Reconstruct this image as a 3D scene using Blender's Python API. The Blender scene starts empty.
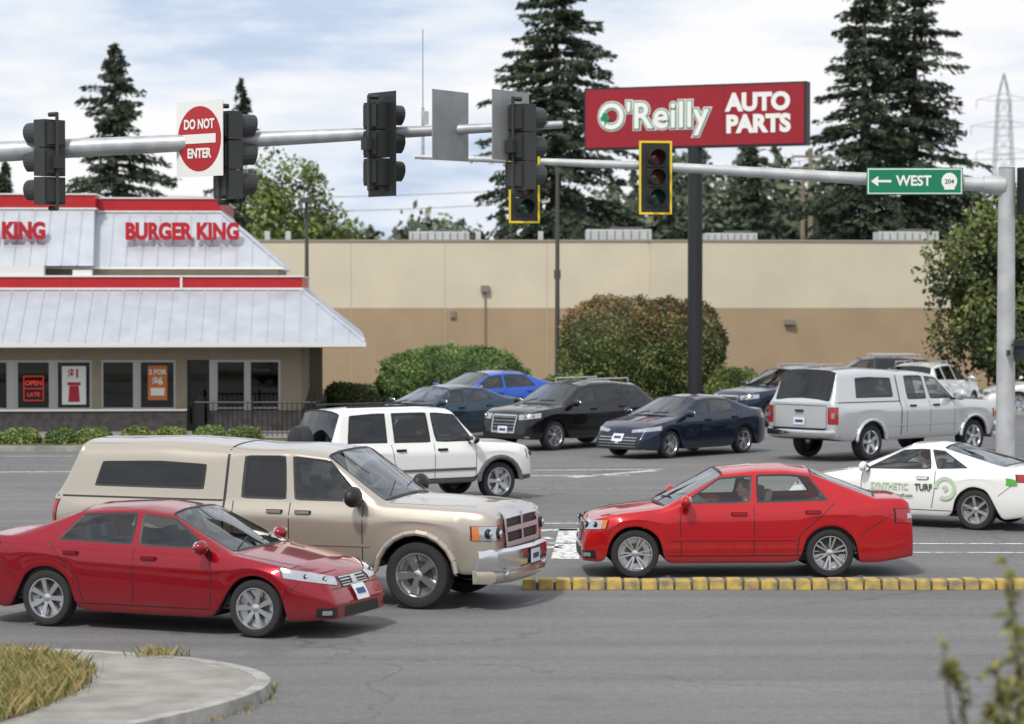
import bpy, bmesh, math, random
import numpy as np
from mathutils import Vector, Matrix
from mathutils.bvhtree import BVHTree
random.seed(7); rng=np.random.default_rng(11); np.random.seed(3)
scene=bpy.context.scene
scene.view_settings.view_transform='Standard'
scene.view_settings.look='None'
scene.view_settings.exposure=0
R=math.radians

# ------------------------------------------------------------------ materials
def newmat(name):
    m=bpy.data.materials.new(name); m.use_nodes=True
    nt=m.node_tree; b=nt.nodes['Principled BSDF']
    return m,nt,b
def M(name,col,rough=.6,metal=0,coat=0,var=.0,vscale=3,bump=0,bscale=40,emis=0,col2=None,detail=6,stretch=(1,1,1)):
    m,nt,b=newmat(name); N=nt.nodes; Lk=nt.links
    b.inputs['Base Color'].default_value=(*col,1); b.inputs['Roughness'].default_value=rough
    b.inputs['Metallic'].default_value=metal
    b.inputs['Coat Weight'].default_value=coat; b.inputs['Coat Roughness'].default_value=.04
    if emis:
        b.inputs['Emission Color'].default_value=(*col,1); b.inputs['Emission Strength'].default_value=emis
    if var or bump or col2:
        tc=N.new('ShaderNodeTexCoord'); mp=N.new('ShaderNodeMapping'); mp.inputs['Scale'].default_value=stretch
        Lk.new(tc.outputs['Object'],mp.inputs[0])
    if var or col2:
        n=N.new('ShaderNodeTexNoise'); n.inputs['Scale'].default_value=vscale; n.inputs['Detail'].default_value=detail
        Lk.new(mp.outputs[0],n.inputs['Vector'])
        r=N.new('ShaderNodeValToRGB'); r.color_ramp.elements[0].position=.35; r.color_ramp.elements[1].position=.65
        c2=col2 if col2 else tuple(min(1,c*(1+var)) for c in col)
        c1=tuple(c*(1-var) for c in col)
        r.color_ramp.elements[0].color=(*c1,1); r.color_ramp.elements[1].color=(*c2,1)
        Lk.new(n.outputs['Fac'],r.inputs[0]); Lk.new(r.outputs[0],b.inputs['Base Color'])
    if bump:
        n=N.new('ShaderNodeTexNoise'); n.inputs['Scale'].default_value=bscale; n.inputs['Detail'].default_value=4
        Lk.new(mp.outputs[0],n.inputs['Vector'])
        bp=N.new('ShaderNodeBump'); bp.inputs['Strength'].default_value=bump; bp.inputs['Distance'].default_value=.02
        Lk.new(n.outputs['Fac'],bp.inputs['Height']); Lk.new(bp.outputs[0],b.inputs['Normal'])
    return m
def paint(name,col,metal=.25,rough=.28):
    m=M(name,col,rough,metal,1.0)
    nt=m.node_tree; b=nt.nodes['Principled BSDF']; N=nt.nodes
    b.inputs['Specular IOR Level'].default_value=.15; b.inputs['Coat Roughness'].default_value=.015
    tc=N.new('ShaderNodeTexCoord'); sp=N.new('ShaderNodeSeparateXYZ'); nt.links.new(tc.outputs['Object'],sp.inputs[0])
    n=N.new('ShaderNodeTexNoise'); n.inputs['Scale'].default_value=3; n.inputs['Detail'].default_value=8
    nt.links.new(tc.outputs['Object'],n.inputs['Vector'])
    mr=N.new('ShaderNodeMapRange'); mr.inputs[1].default_value=.55; mr.inputs[2].default_value=.18; mr.inputs[3].default_value=0; mr.inputs[4].default_value=.45
    nt.links.new(sp.outputs['Z'],mr.inputs[0])
    mu=N.new('ShaderNodeMath'); mu.operation='MULTIPLY'; nt.links.new(mr.outputs[0],mu.inputs[0]); nt.links.new(n.outputs['Fac'],mu.inputs[1])
    mx=N.new('ShaderNodeMix'); mx.data_type='RGBA'
    mx.inputs[6].default_value=(*col,1); mx.inputs[7].default_value=(.13,.11,.10,1)
    nt.links.new(mu.outputs[0],mx.inputs[0]); nt.links.new(mx.outputs[2],b.inputs['Base Color'])
    return m
def glassmat(name,tint,base=.05):
    m=bpy.data.materials.new(name); m.use_nodes=True; nt=m.node_tree; N=nt.nodes; Lk=nt.links
    N.remove(N['Principled BSDF']); out=N['Material Output']
    tr=N.new('ShaderNodeBsdfTransparent'); tr.inputs[0].default_value=(*tint,1)
    gl=N.new('ShaderNodeBsdfGlossy'); gl.inputs['Roughness'].default_value=.02; gl.inputs[0].default_value=(.95,.97,1,1)
    lw=N.new('ShaderNodeLayerWeight'); lw.inputs[0].default_value=.5
    p=N.new('ShaderNodeMath'); p.operation='POWER'; p.inputs[1].default_value=3.5; Lk.new(lw.outputs['Facing'],p.inputs[0])
    a=N.new('ShaderNodeMath'); a.operation='MULTIPLY_ADD'; a.inputs[1].default_value=.85; a.inputs[2].default_value=base; Lk.new(p.outputs[0],a.inputs[0])
    mx=N.new('ShaderNodeMixShader'); Lk.new(a.outputs[0],mx.inputs[0]); Lk.new(tr.outputs[0],mx.inputs[1]); Lk.new(gl.outputs[0],mx.inputs[2])
    Lk.new(mx.outputs[0],out.inputs[0]); return m

black=M('black_plastic',(.012,.012,.013),.5)
rubber=M('tyre_rubber',(.022,.022,.023),.85,bump=.3,bscale=60)
dark=M('interior_dark',(.05,.05,.05),.8,var=.2)
seatm=M('seat_cloth',(.11,.105,.10),.9,var=.2)
chrome=M('chrome',(.75,.75,.77),.14,1)
satin=M('satin_chrome',(.62,.62,.62),.38,.55)
alloy=M('alloy',(.60,.61,.63),.28,.9)
steel=M('galvanised_steel',(.42,.44,.46),.5,.45,var=.18,vscale=4)
polegrey=M('pole_paint',(.48,.49,.50),.5,.3,var=.12,vscale=3)
lampglass=M('lamp_lens',(.50,.52,.54),.10,.75,1)
redlens=M('red_lens',(.35,.008,.01),.15,0,1)
amber=M('amber_lens',(.6,.16,.01),.15,0,1)
whitep=M('white_plate',(.72,.74,.76),.4,var=.08,vscale=30)
platetxt=M('plate_text',(.03,.06,.2),.5)
glass=glassmat('window_glass',(.50,.54,.53),.07)
clear=glassmat('clear_glass',(.86,.90,.89),.06)
tint=glassmat('tinted_glass',(.10,.11,.11),.06)
cladgrey=M('grey_cladding',(.10,.10,.105),.6)
brake=M('brake_disc',(.12,.11,.10),.4,.8)

# ------------------------------------------------------------------ mesh builder
class MB:
    def __init__(s): s.v=[]; s.f=[]; s.m=[]
    def add(s,v,f,m,mtx=None):
        o=len(s.v)
        if mtx is not None: v=[tuple(mtx@Vector(p)) for p in v]
        s.v.extend([tuple(p) for p in v]); s.f.extend([tuple(i+o for i in q) for q in f]); s.m.extend([m]*len(f))
    def box(s,c,sz,m=0,mtx=None,taper=1):
        x,y,z=c; a,b,d=sz[0]/2,sz[1]/2,sz[2]/2; t=taper
        v=[(x-a,y-b,z-d),(x+a,y-b,z-d),(x+a,y+b,z-d),(x-a,y+b,z-d),(x-a*t,y-b*t,z+d),(x+a*t,y-b*t,z+d),(x+a*t,y+b*t,z+d),(x-a*t,y+b*t,z+d)]
        s.add(v,[(0,3,2,1),(4,5,6,7),(0,1,5,4),(1,2,6,5),(2,3,7,6),(3,0,4,7)],m,mtx)
    def tube(s,p0,p1,r0,r1=None,m=0,seg=10,mtx=None):
        if r1 is None: r1=r0
        p0=Vector(p0); p1=Vector(p1); d=(p1-p0).normalized()
        u=d.orthogonal().normalized(); w=d.cross(u); v=[]
        for p,r in ((p0,r0),(p1,r1)):
            for i in range(seg):
                a=2*math.pi*i/seg; v.append(p+u*math.cos(a)*r+w*math.sin(a)*r)
        f=[(i,(i+1)%seg,seg+(i+1)%seg,seg+i) for i in range(seg)]
        f.append(tuple(range(seg-1,-1,-1))); f.append(tuple(range(seg,2*seg)))
        s.add(v,f,m,mtx)
    def path(s,pts,r,m=0,seg=8,mtx=None):
        for i in range(len(pts)-1):
            a=r[i] if isinstance(r,(list,tuple)) else r; b=r[i+1] if isinstance(r,(list,tuple)) else r
            s.tube(pts[i],pts[i+1],a,b,m,seg,mtx)
    def lathe(s,prof,m=0,seg=24,mtx=None,close=False):
        v=[];n=len(prof)
        for i in range(seg):
            a=2*math.pi*i/seg
            for r,z in prof: v.append((r*math.cos(a),r*math.sin(a),z))
        f=[]
        for i in range(seg):
            j=(i+1)%seg
            for k in range(n-1): f.append((i*n+k,j*n+k,j*n+k+1,i*n+k+1))
        s.add(v,f,m,mtx)
    def ell(s,c,r,m=0,seg=14,rings=9,mtx=None):
        v=[];f=[]
        for i in range(rings+1):
            t=math.pi*i/rings
            for j in range(seg):
                a=2*math.pi*j/seg
                v.append((c[0]+r[0]*math.sin(t)*math.cos(a),c[1]+r[1]*math.sin(t)*math.sin(a),c[2]+r[2]*math.cos(t)))
        for i in range(rings):
            for j in range(seg): f.append((i*seg+j,(i+1)*seg+j,(i+1)*seg+(j+1)%seg,i*seg+(j+1)%seg))
        s.add(v,f,m,mtx)
    def leaves(s,C,size,mats,asp=.55,D=None):
        n=len(C)
        u=rng.normal(size=(n,3))
        if D is not None: u=D+u*.35
        u/=np.linalg.norm(u,axis=1)[:,None]+1e-9
        w=np.cross(u,rng.normal(size=(n,3))); w/=np.linalg.norm(w,axis=1)[:,None]+1e-9
        sz=np.asarray(size).reshape(-1,1)*np.ones((n,1))
        V=np.stack([C+u*sz,C+w*sz*asp,C-u*sz,C-w*sz*asp],1).reshape(-1,3)
        o=len(s.v); s.v.extend(map(tuple,V.tolist()))
        s.f.extend([(o+4*i,o+4*i+1,o+4*i+2,o+4*i+3) for i in range(n)])
        s.m.extend(list(mats) if hasattr(mats,'__len__') else [mats]*n)
    def obj(s,name,mats,parent=None,loc=(0,0,0),rot=(0,0,0),smooth=0,bevel=0,fix=False):
        me=bpy.data.meshes.new(name); me.from_pydata(s.v,[],s.f)
        for m in mats: me.materials.append(m)
        me.polygons.foreach_set('material_index',s.m)
        if fix:
            bm=bmesh.new(); bm.from_mesh(me); bmesh.ops.recalc_face_normals(bm,faces=bm.faces); bm.to_mesh(me); bm.free()
        if smooth:
            me.polygons.foreach_set('use_smooth',[True]*len(me.polygons)); me.set_sharp_from_angle(angle=R(smooth))
        me.update()
        o=bpy.data.objects.new(name,me); scene.collection.objects.link(o)
        o.location=loc; o.rotation_euler=rot
        if parent: o.parent=parent
        if bevel:
            b=o.modifiers.new('bevel','BEVEL'); b.width=bevel; b.segments=2; b.limit_method='ANGLE'
        return o
def empty(name,loc=(0,0,0),rz=0,scale=1):
    e=bpy.data.objects.new(name,None); scene.collection.objects.link(e); e.location=loc; e.rotation_euler=(0,0,rz); e.scale=(scale,)*3
    e.empty_display_size=.2; return e
def text(parent,s,size,loc,rot,mat,ext=.01,off=0,align='CENTER',sx=1,name='lettering',space=1):
    c=bpy.data.curves.new(name,'FONT'); c.body=s; c.size=size; c.extrude=ext; c.offset=off; c.align_x=align; c.align_y='CENTER'; c.space_character=space
    c.resolution_u=4
    o=bpy.data.objects.new(name,c); scene.collection.objects.link(o); o.location=loc; o.rotation_euler=rot; o.scale=(sx,1,1); c.materials.append(mat)
    if parent: o.parent=parent
    return o
def sheet(name,poly,z,mat,parent=None):
    mb=MB(); mb.add([(x,y,z) for x,y in poly],[tuple(range(len(poly)))],0); return mb.obj(name,[mat],parent)
def interp(x,k):
    if x<=k[0][0]: return k[0][1]
    for (a,b),(c,d) in zip(k,k[1:]):
        if x<=c: return b+(d-b)*((x-a)/(c-a) if c>a else 1)
    return k[-1][1]

# ------------------------------------------------------------------ wheels
_w={}
def wheel_mesh(Rw,wd,spokes,style):
    key=(Rw,wd,spokes,style)
    if key in _w: return _w[key]
    mb=MB(); h=wd/2
    T=Matrix.Rotation(R(-90),4,'X')
    rr=.70 if wd<.25 else .66
    mb.lathe([(rr*Rw,-h*.9),(.8*Rw,-h),(.94*Rw,-h*.95),(.99*Rw,-h*.75),(Rw,-h*.5),(Rw,h*.5),(.99*Rw,h*.75),(.94*Rw,h*.95),(.84*Rw,h),(.75*Rw,h*.97),(rr*Rw,h*.86)],0,40,T)
    mb.lathe([(rr*Rw,h*.86),((rr+.015)*Rw,h*.93),((rr-.02)*Rw,h*.93),((rr-.045)*Rw,h*.8),((rr-.06)*Rw,h*.1),(.05*Rw,h*.0)],1,40,T)
    mb.lathe([((rr-.07)*Rw,h*.02),(.0,h*.04)],2,28,T)
    mb.lathe([(.42*Rw,h*.05),(.42*Rw,h*.2),(.0,h*.2)],3,28,T)
    mb.lathe([(.0,h*.78),(.09*Rw,h*.76),(.15*Rw,h*.68),(.17*Rw,h*.3)],1,20,T)
    for i in range(spokes):
        for dd in ((-.16,.16) if style=='twin' else (0,)):
            a=2*math.pi*i/spokes
            Mx=T@Matrix.Rotation(a,4,'Z')@Matrix.Rotation(dd,4,'Z')
            wr=.075*Rw*(5/spokes)**.5*1.35; wo=wr*(1.35 if style!='thin' else .9)
            if style=='twin': wr*=.5; wo=wr*1.1
            r0=.10*Rw; r1=(rr-.03)*Rw
            v=[(r0,-wr,h*.3),(r0,wr,h*.3),(r1,wo,h*.35),(r1,-wo,h*.35),(r0,-wr*.8,h*.68),(r0,wr*.8,h*.68),(r1,wo*.8,h*.82),(r1,-wo*.8,h*.82)]
            mb.add(v,[(0,1,2,3),(4,7,6,5),(0,4,5,1),(1,5,6,2),(2,6,7,3),(3,7,4,0)],1,Mx)
    me=mb.obj('wheel',[rubber,alloy,black,brake],smooth=35,fix=False)
    m=me.data; bpy.data.objects.remove(me); _w[key]=m; return m

# ------------------------------------------------------------------ vehicle
def car(name,sp,pmat,loc,head,scale=1,anchor=('f',-1),glassm=None,driver=False):
    L=sp['L'];hw=sp['W']/2;xf,xr=sp['xf'],sp['xr'];Rw=sp['R'];Ra=Rw+sp.get('gap',.05)
    zbk=sp['zb'];zrk=sp.get('rock',.22);xc,xA,xr1,xr2,xD,xd=sp['cab'];tm=[(xA,xr1)]+sp.get('tm',[])+[(xD,xr2)]
    roof=sp['roof'];wr=sp['wr']*hw;wins=sp['wins'];crown=sp.get('crown',.05)
    rf,rxf=sp.get('rf',(.26,.75)); rr_,rxr=sp.get('rr',(.20,.6)); fs=sp.get('fs',.12); rs=sp.get('rs',.06)
    wdrop=sp.get('wdrop',[(0,0)]); wup=sp.get('wup',[(0,0)])
    def F(x): return L/2-x
    pri=[0,.03,L,xc,xA,xD,xd]
    if xd<L-.2: pri.append(L-.03)
    for a,b in wins: pri+= [a,b]
    ext=[.12,.28,.5,xc-.1,xA+.1,xD-.1,xd+.1,L-.12,L-.28,L-.5]
    for w in (xf,xr): ext=[w+Ra*k for k in (-1.06,-.985,-.88,-.68,-.38,0,.38,.68,.88,.985,1.06)]+ext
    xs=sorted(set(pri))
    for x in ext:
        if x<=0 or x>=L or xc<x<xA or xD<x<xd: continue
        if min(abs(x-q) for q in xs)<.022: continue
        xs.append(x)
    x=2.0
    while x<L-1:
        if min(abs(x-q) for q in xs)>.25 and not xD<x<xd: xs.append(x)
        x+=.1
    xs.sort()
    def plan(x):
        f=1
        if x<rxf: f-=rf*(1-x/rxf)**2.3
        if L-x<rxr: f-=rr_*(1-(L-x)/rxr)**2.3
        return f
    def zbot(x):
        z=interp(x,[(0,zrk+.03),(.4,zrk),(L-.5,zrk),(L,zrk+.08)])
        for w in (xf,xr):
            d=abs(x-w)
            if d<Ra: z=max(z,Rw+math.sqrt(Ra*Ra-d*d))
        return z
    bm=bmesh.new(); cr=bm.edges.layers.float.new('crease_edge'); grid=[]
    NR=12
    for x in xs:
        w=hw*plan(x); zb=interp(x,zbk); z0=zbot(x); arch=z0>zrk+.12
        cab=xA-1e-6<=x<=xD+1e-6
        rows=[(x,0,z0),(x,.55*w,z0),(x,(.985 if arch else .94)*w,z0)]
        for k_,(fr,yy) in enumerate(((.10,.995 if arch else .972),(.45,.992),(.76,1.0),(1.0,.93))):
            z=z0+(zb-z0)*fr
            if k_==2: z=max(z0+(zb-z0)*.5,min(zb-.07,interp(x,[(0,zb-.16),(.5,zb-.16),(L,zb-.15)])))
            zf=(z-.3)/max(.1,zb-.3)
            dx=0
            if x<.4: dx=fs*max(0,zf-.4)/.6*(1-x/.4)
            if L-x<.4: dx=-rs*max(0,zf-.4)/.6*(1-(L-x)/.4)
            rows.append((x+dx,yy*w,z))
        dxt=rows[-1][0]-x
        if not cab:
            for i,yf in enumerate((.895,.86,.79,.42,0)):
                dx=0
                if abs(x-xc)<1e-6: dx=(0,0,-.01,-.07,-.11)[i]
                if abs(x-xd)<1e-6 and xd<L-.2: dx=(0,0,.01,.05,.08)[i]
                rows.append((x+dxt+dx,yf*w,zb+crown*(1-(yf/.93)**2)*(1 if .05<x<L-.05 else .5)))
        else:
            xt=interp(x,tm); zr=interp(xt,roof); zre=zr-.06; zt=zre-.045-interp(x,wdrop)
            for i,z in enumerate((zb+.03+interp(x,wup),zt,zre)):
                t=(z-zb)/(zre-zb); xx=x+(xt-x)*t if i<2 else xt
                rows.append((xx,.925*w+(wr-.925*w)*t**1.12,z))
            b1=-.03 if abs(x-xA)<1e-6 else (.02 if abs(x-xD)<1e-6 else 0)
            rows.append((xt+b1,wr*.6,zr-.014)); rows.append((xt+b1*1.7,0,zr))
        col={}
        for i,(a,b,c) in enumerate(rows):
            if b==0: v=bm.verts.new((F(a),0,c)); col[(i,1)]=v; col[(i,-1)]=v
            else:
                col[(i,1)]=bm.verts.new((F(a),b,c)); col[(i,-1)]=bm.verts.new((F(a),-b,c))
        grid.append(col)
    gl=[]; 
    for ci in range(len(xs)-1):
        a,b=grid[ci],grid[ci+1]; xa,xb=xs[ci],xs[ci+1]
        for s in (1,-1):
            for r in range(NR-1):
                f=bm.faces.new((a[(r,s)],b[(r,s)],b[(r+1,s)],a[(r+1,s)]))
                if r<2: f.material_index=1
                elif r==2 and sp.get('clad'): f.material_index=4
                iscab=xa>=xA-1e-6 and xb<=xD+1e-6
                if r==7 and iscab and any(xa>=p-1e-6 and xb<=q+1e-6 for p,q in wins): gl.append(f); f.material_index=2 if xa<sp.get('tintfrom',9) else 5
                if r>=9 and abs(xa-xc)<1e-6 and abs(xb-xA)<1e-6: gl.append(f); f.material_index=2
                if r>=9 and abs(xa-xD)<1e-6 and abs(xb-xd)<1e-6 and sp.get('rglass',True): gl.append(f); f.material_index=2 if xa<sp.get('tintfrom',9) else 5
            e=bm.edges.get((a[(2,s)],b[(2,s)])); e[cr]=.9
            if .3<xa<L-.45:
                e=bm.edges.get((a[(5,s)],b[(5,s)])); e[cr]=.45
    for g in (grid[0],grid[-1]):
        for r in range(1,NR-2):
            if r<6:
                bm.faces.new((g[(r,1)],g[(r+1,1)],g[(r+1,-1)],g[(r,-1)]))
        bm.faces.new([g[(r,1)] for r in range(6,NR)]+[g[(r,-1)] for r in range(NR-2,5,-1)])
        bm.faces.new((g[(0,1)],g[(1,1)],g[(1,-1)]))
    bmesh.ops.recalc_face_normals(bm,faces=bm.faces)
    res=bmesh.ops.inset_region(bm,faces=gl,thickness=.022,depth=-.003,use_even_offset=True,use_boundary=True)
    for f in res['faces']: f.material_index=3
    for f in res['faces']:
        for e in f.edges: e[cr]=max(e[cr],.55)
    me=bpy.data.meshes.new('b'); bm.to_mesh(me); bm.free()
    o=bpy.data.objects.new('b',me); scene.collection.objects.link(o)
    m=o.modifiers.new('s','SUBSURF'); m.levels=2; m.render_levels=2
    dg=bpy.context.evaluated_depsgraph_get(); ev=o.evaluated_get(dg)
    me2=bpy.data.meshes.new_from_object(ev,depsgraph=dg); bpy.data.objects.remove(o)
    for mm in (pmat,black,glassm or glass,black,cladgrey,tint):
        me2.materials.append(mm)
    me2.polygons.foreach_set('use_smooth',[True]*len(me2.polygons)); me2.set_sharp_from_angle(angle=R(42))
    root=empty(name,rz=0)
    body=bpy.data.objects.new('body',me2); scene.collection.objects.link(body); body.parent=root
    V=[v.co.copy() for v in me2.vertices]; bvh=BVHTree.FromPolygons(V,[tuple(p.vertices) for p in me2.polygons])
    det=MB(); DM=[black,chrome,lampglass,redlens,amber,whitep,pmat,cladgrey,platetxt,alloy,satin]
    def hit(p,d,off):
        d=Vector(d).normalized(); p=Vector(p)-d*4
        h=bvh.ray_cast(p,d)
        if h[0] is None: return None
        n=h[1]
        if n.dot(d)>0: n=-n
        return h[0]+n*off
    def patch(P,d,off,m,nu=8,nv=4):
        P=[Vector(q) for q in P]; g={}
        for i in range(nu+1):
            for j in range(nv+1):
                u=i/nu;v=j/nv
                q=P[0]*(1-u)*(1-v)+P[1]*u*(1-v)+P[2]*u*v+P[3]*(1-u)*v
                g[i,j]=hit(q,d,off)
        vs=[];idx={}
        for k,q in g.items():
            if q is not None: idx[k]=len(vs); vs.append(q)
        fs_=[]
        for i in range(nu):
            for j in range(nv):
                ks=[(i,j),(i+1,j),(i+1,j+1),(i,j+1)]
                if all(k in idx for k in ks):
                    if max((g[ks[0]]-g[ks[2]]).length,(g[ks[1]]-g[ks[3]]).length)<.45: fs_.append(tuple(idx[k] for k in ks))
        det.add(vs,fs_,m)
    def strip(pts,d,w,off,m,n=8):
        d=Vector(d).normalized()
        for a,b in zip(pts,pts[1:]):
            a=Vector(a);b=Vector(b);t=(b-a).normalized();pr_=d.cross(t).normalized()*w/2
            patch([a-pr_,b-pr_,b+pr_,a+pr_],d,off,m,n,1)
    ty=sp['type']
    for s in (1,-1):
        dy=(0,-s,0)
        def S(x,z): return (F(x),s*hw,z)
        belt=lambda x: interp(x,zbk)
        for pl in sp['doors']:
            strip([S(x,(belt(x)+.0 if z is None else z)) for x,z in pl],dy,.012,.0025,0,10)
        if sp.get('mould'):
            z=sp['mould']; strip([S(xf+Ra+.08,z),S(xr-Ra-.08,z)],dy,.05,.012,sp.get('mouldm',6),16)
        if ty in('sedan','suv'):
            strip([S(xf+Ra+.03,zrk+.10),S(xr-Ra-.03,zrk+.10)],dy,.012,.0025,0,12)
        if ty=='sedan':
            strip([S(.40,belt(.4)-.12),S(xf-Ra-.02,.50)],dy,.009,.002,0,6)
            strip([S(L-.32,belt(L-.32)-.20),S(xr+Ra+.02,.56)],dy,.009,.002,0,6)
        for hx in sp['handles']:
            z=belt(hx)-.11; h=hit(S(hx,z),dy,.012)
            if h: det.box(h+Vector((0,s*.008,0)),(.18,.035,.032),sp.get('handlem',6)); det.box(h+Vector((0,-s*.006,-.002)),(.21,.012,.05),0)
        mx=xA+.12; h=hit(S(mx,belt(mx)-.01),dy,0)
        if h:
            k=sp.get('mir',1)
            det.ell(h+Vector((.03,s*.15*k,.08*k)),(.07*k,.12*k,.085*k),sp.get('mirm',6),14,8); det.box(h+Vector((.01,s*.05,.03)),(.07,.14,.05),0)
            det.ell(h+Vector((-.028,s*.15*k,.08*k)),(.025*k,.10*k,.07*k),1,12,6)
        hz=3
        strip([(F(.35),s*hw*.66,hz),(F(.7),s*hw*.76,hz),(F(xc-.05),s*hw*.80,hz)],(0,0,-1),.010,.0025,0,12)
        (hx0,hy0,hz0,hz1),(hx1,hy1,hz2,hz3)=sp['hl']
        dh=(-1,-s*.75,0)
        P=[(F(hx0),s*hy0*hw,hz0),(F(hx1),s*hy1*hw,hz2),(F(hx1),s*hy1*hw,hz3),(F(hx0),s*hy0*hw,hz1)]
        c=sum((Vector(p) for p in P),Vector())/4
        patch([c+(Vector(p)-c)*1.07 for p in P],dh,.003,0,10,4)
        patch(P,dh,.008,2,12,5)
        hh=abs(hz1-hz0)
        for u,rr2 in ((.30,.42),(.66,.34)):
            q=Vector(P[0]).lerp(Vector(P[1]),u).lerp(Vector(P[3]).lerp(Vector(P[2]),u),.5); h=hit(q,dh,.004)
            if h: det.ell(h,(hh*.25,hh*rr2,hh*rr2),0,12,8); det.ell(h+Vector((.008,s*.004,0)),(hh*.25,hh*rr2*.75,hh*rr2*.75),1,12,8)
        if sp.get('amber',False):
            q=[Vector(P[1]).lerp(Vector(P[0]),.14),P[1],P[2],Vector(P[2]).lerp(Vector(P[3]),.14)]; patch(q,dh,.012,4,3,4)
        (tx0,ty0,tz0,tz1),(tx1,ty1,tz2,tz3)=sp['tl']
        dt=(1,-s*.75,0)
        P=[(F(tx0),s*ty0*hw,tz0),(F(tx1),s*ty1*hw,tz2),(F(tx1),s*ty1*hw,tz3),(F(tx0),s*ty0*hw,tz1)]
        c=sum((Vector(p) for p in P),Vector())/4
        patch([c+(Vector(p)-c)*1.08 for p in P],dt,.003,0,8,4); patch(P,dt,.008,3,8,4)
        patch([c+(Vector(p)-c)*.35 for p in P],dt,.011,2,5,3)
    df=(-1,0,0)
    g=sp.get('grille')
    if g:
        w,z0,z1=g[:3]; w*=hw
        patch([(F(0),-w,z0),(F(0),w,z0),(F(0),w*1.08,z1),(F(0),-w*1.08,z1)],df,.004,0,14,5)
        if g[3]=='bars':
            for k in range(4):
                z=z0+(z1-z0)*(k+.5)/4; strip([(F(0),-w*.97,z),(F(0),w*.97,z)],df,.012,.012,9 if k!=3 else 10,12)
            patch([(F(0),-.06,(z0+z1)/2-.04),(F(0),.06,(z0+z1)/2-.04),(F(0),.06,(z0+z1)/2+.04),(F(0),-.06,(z0+z1)/2+.04)],df,.02,10,3,3)
        if g[3]=='cross':
            for zz,ww in ((z0,.06),(z1,.08)): strip([(F(0),-w*1.08,zz),(F(0),w*1.08,zz)],df,ww,.03,10,12)
            for yy in (-w*1.02,w*1.02,0): strip([(F(0),yy,z0),(F(0),yy*1.05,z1)],df,.065,.03,10,6)
            strip([(F(0),-w,(z0+z1)/2),(F(0),w,(z0+z1)/2)],df,.06,.034,10,12)
            for k in range(9):
                z=z0+(z1-z0)*(k+.5)/9; strip([(F(0),-w*.97,z),(F(0),w*.97,z)],df,.006,.01,7,12)
        if g[3]=='frame':
            for zz in (z0,z1): strip([(F(0),-w*1.03,zz),(F(0),w*1.03,zz)],df,.03,.018,1,12)
            for yy in (-w,w): strip([(F(0),yy,z0),(F(0),yy*1.08,z1)],df,.03,.018,1,6)
            for k in range(5):
                z=z0+(z1-z0)*(k+.5)/5; strip([(F(0),-w*.97,z),(F(0),w*.97,z)],df,.01,.012,9,12)
    if sp.get('intake'):
        w,z0,z1=sp['intake']; w*=hw
        patch([(F(0),-w,z0),(F(0),w,z0),(F(0),w*.94,z1),(F(0),-w*.94,z1)],df,.004,0,12,3)
        for s in (1,-1):
            P=[(F(.02),s*hw*.70,z0+.01),(F(.2),s*hw*.86,z0+.01),(F(.2),s*hw*.86,z1-.0),(F(.02),s*hw*.70,z1)]
            patch(P,(-1,-s*.6,0),.004,0,5,4); c=sum((Vector(p) for p in P),Vector())/4
            patch([c+(Vector(p)-c)*.45 for p in P],(-1,-s*.6,0),.01,2,4,3)
    for zz,xx,d in ((sp.get('bz',.56),0,df),(sp.get('bzr',.62),L,(1,0,0))):
        if ty!='truck': strip([(F(xx),-hw*.9,zz),(F(xx),hw*.9,zz)],d,.010,.002,0,16)
    pz=sp.get('platef',.42)
    if ty!='truck':
        patch([(F(0),-.16,pz),(F(0),.16,pz),(F(0),.16,pz+.16),(F(0),-.16,pz+.16)],df,.03,5,4,3)
        patch([(F(0),-.11,pz+.05),(F(0),.11,pz+.05),(F(0),.11,pz+.11),(F(0),-.11,pz+.11)],df,.034,8,4,3)
    pz=sp.get('plater',.78); patch([(F(L),-.16,pz),(F(L),.16,pz),(F(L),.16,pz+.16),(F(L),-.16,pz+.16)],(1,0,0),.02,5,4,3)
    patch([(F(L),-.11,pz+.05),(F(L),.11,pz+.05),(F(L),.11,pz+.11),(F(L),-.11,pz+.11)],(1,0,0),.024,8,4,3)
    for yy in (-.15,.45):
        p=hit((F(xc+.12),yy,3),(0,0,-1),.012); q=hit((F(xc+.02),yy-.42,3),(0,0,-1),.014)
        if p and q: det.tube(p,q,.008,.006,0,5)
    if ty=='truck':
        bz=sp['bump']
        fb=[(-hw*.97,-.30),(-hw*.93,-.08),(-hw*.6,.04),(0,.08),(hw*.6,.04),(hw*.93,-.08),(hw*.97,-.30)]
        def bump(x0,sgn,z0,z1,m):
            vs=[];n=len(fb)
            for y,dx in fb:
                X=x0+sgn*dx
                for dz,ex in ((z0,-.03),(z0+.04,.02),((z0+z1)/2,.03),(z1-.03,.02),(z1,-.04)): vs.append((X+sgn*ex,y,dz))
            fc=[(i*5+k,(i+1)*5+k,(i+1)*5+k+1,i*5+k+1) for i in range(n-1) for k in range(4)]
            fc+=[(i*5+4,(i+1)*5+4,(i+1)*5,i*5) for i in range(n-1)]
            det.add(vs,fc,m)
        bump(F(0)+.06,1,bz-.13,bz+.13,1); bump(F(0)+.04,1,bz-.28,bz-.12,6 if sp.get('valm') else 0)
        det.box((F(0)+.175,0,bz-.01),(.012,.32,.16),5); det.box((F(0)+.183,0,bz-.01),(.004,.22,.06),8)
        det.box((F(0)+.166,0,bz-.01),(.012,.36,.19),0)
        bump(F(L)-.06,-1,bz-.09,bz+.11,1)
        det.box((F(L)-.06,0,bz+.115),(.2,hw*1.5,.012),0)
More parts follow.
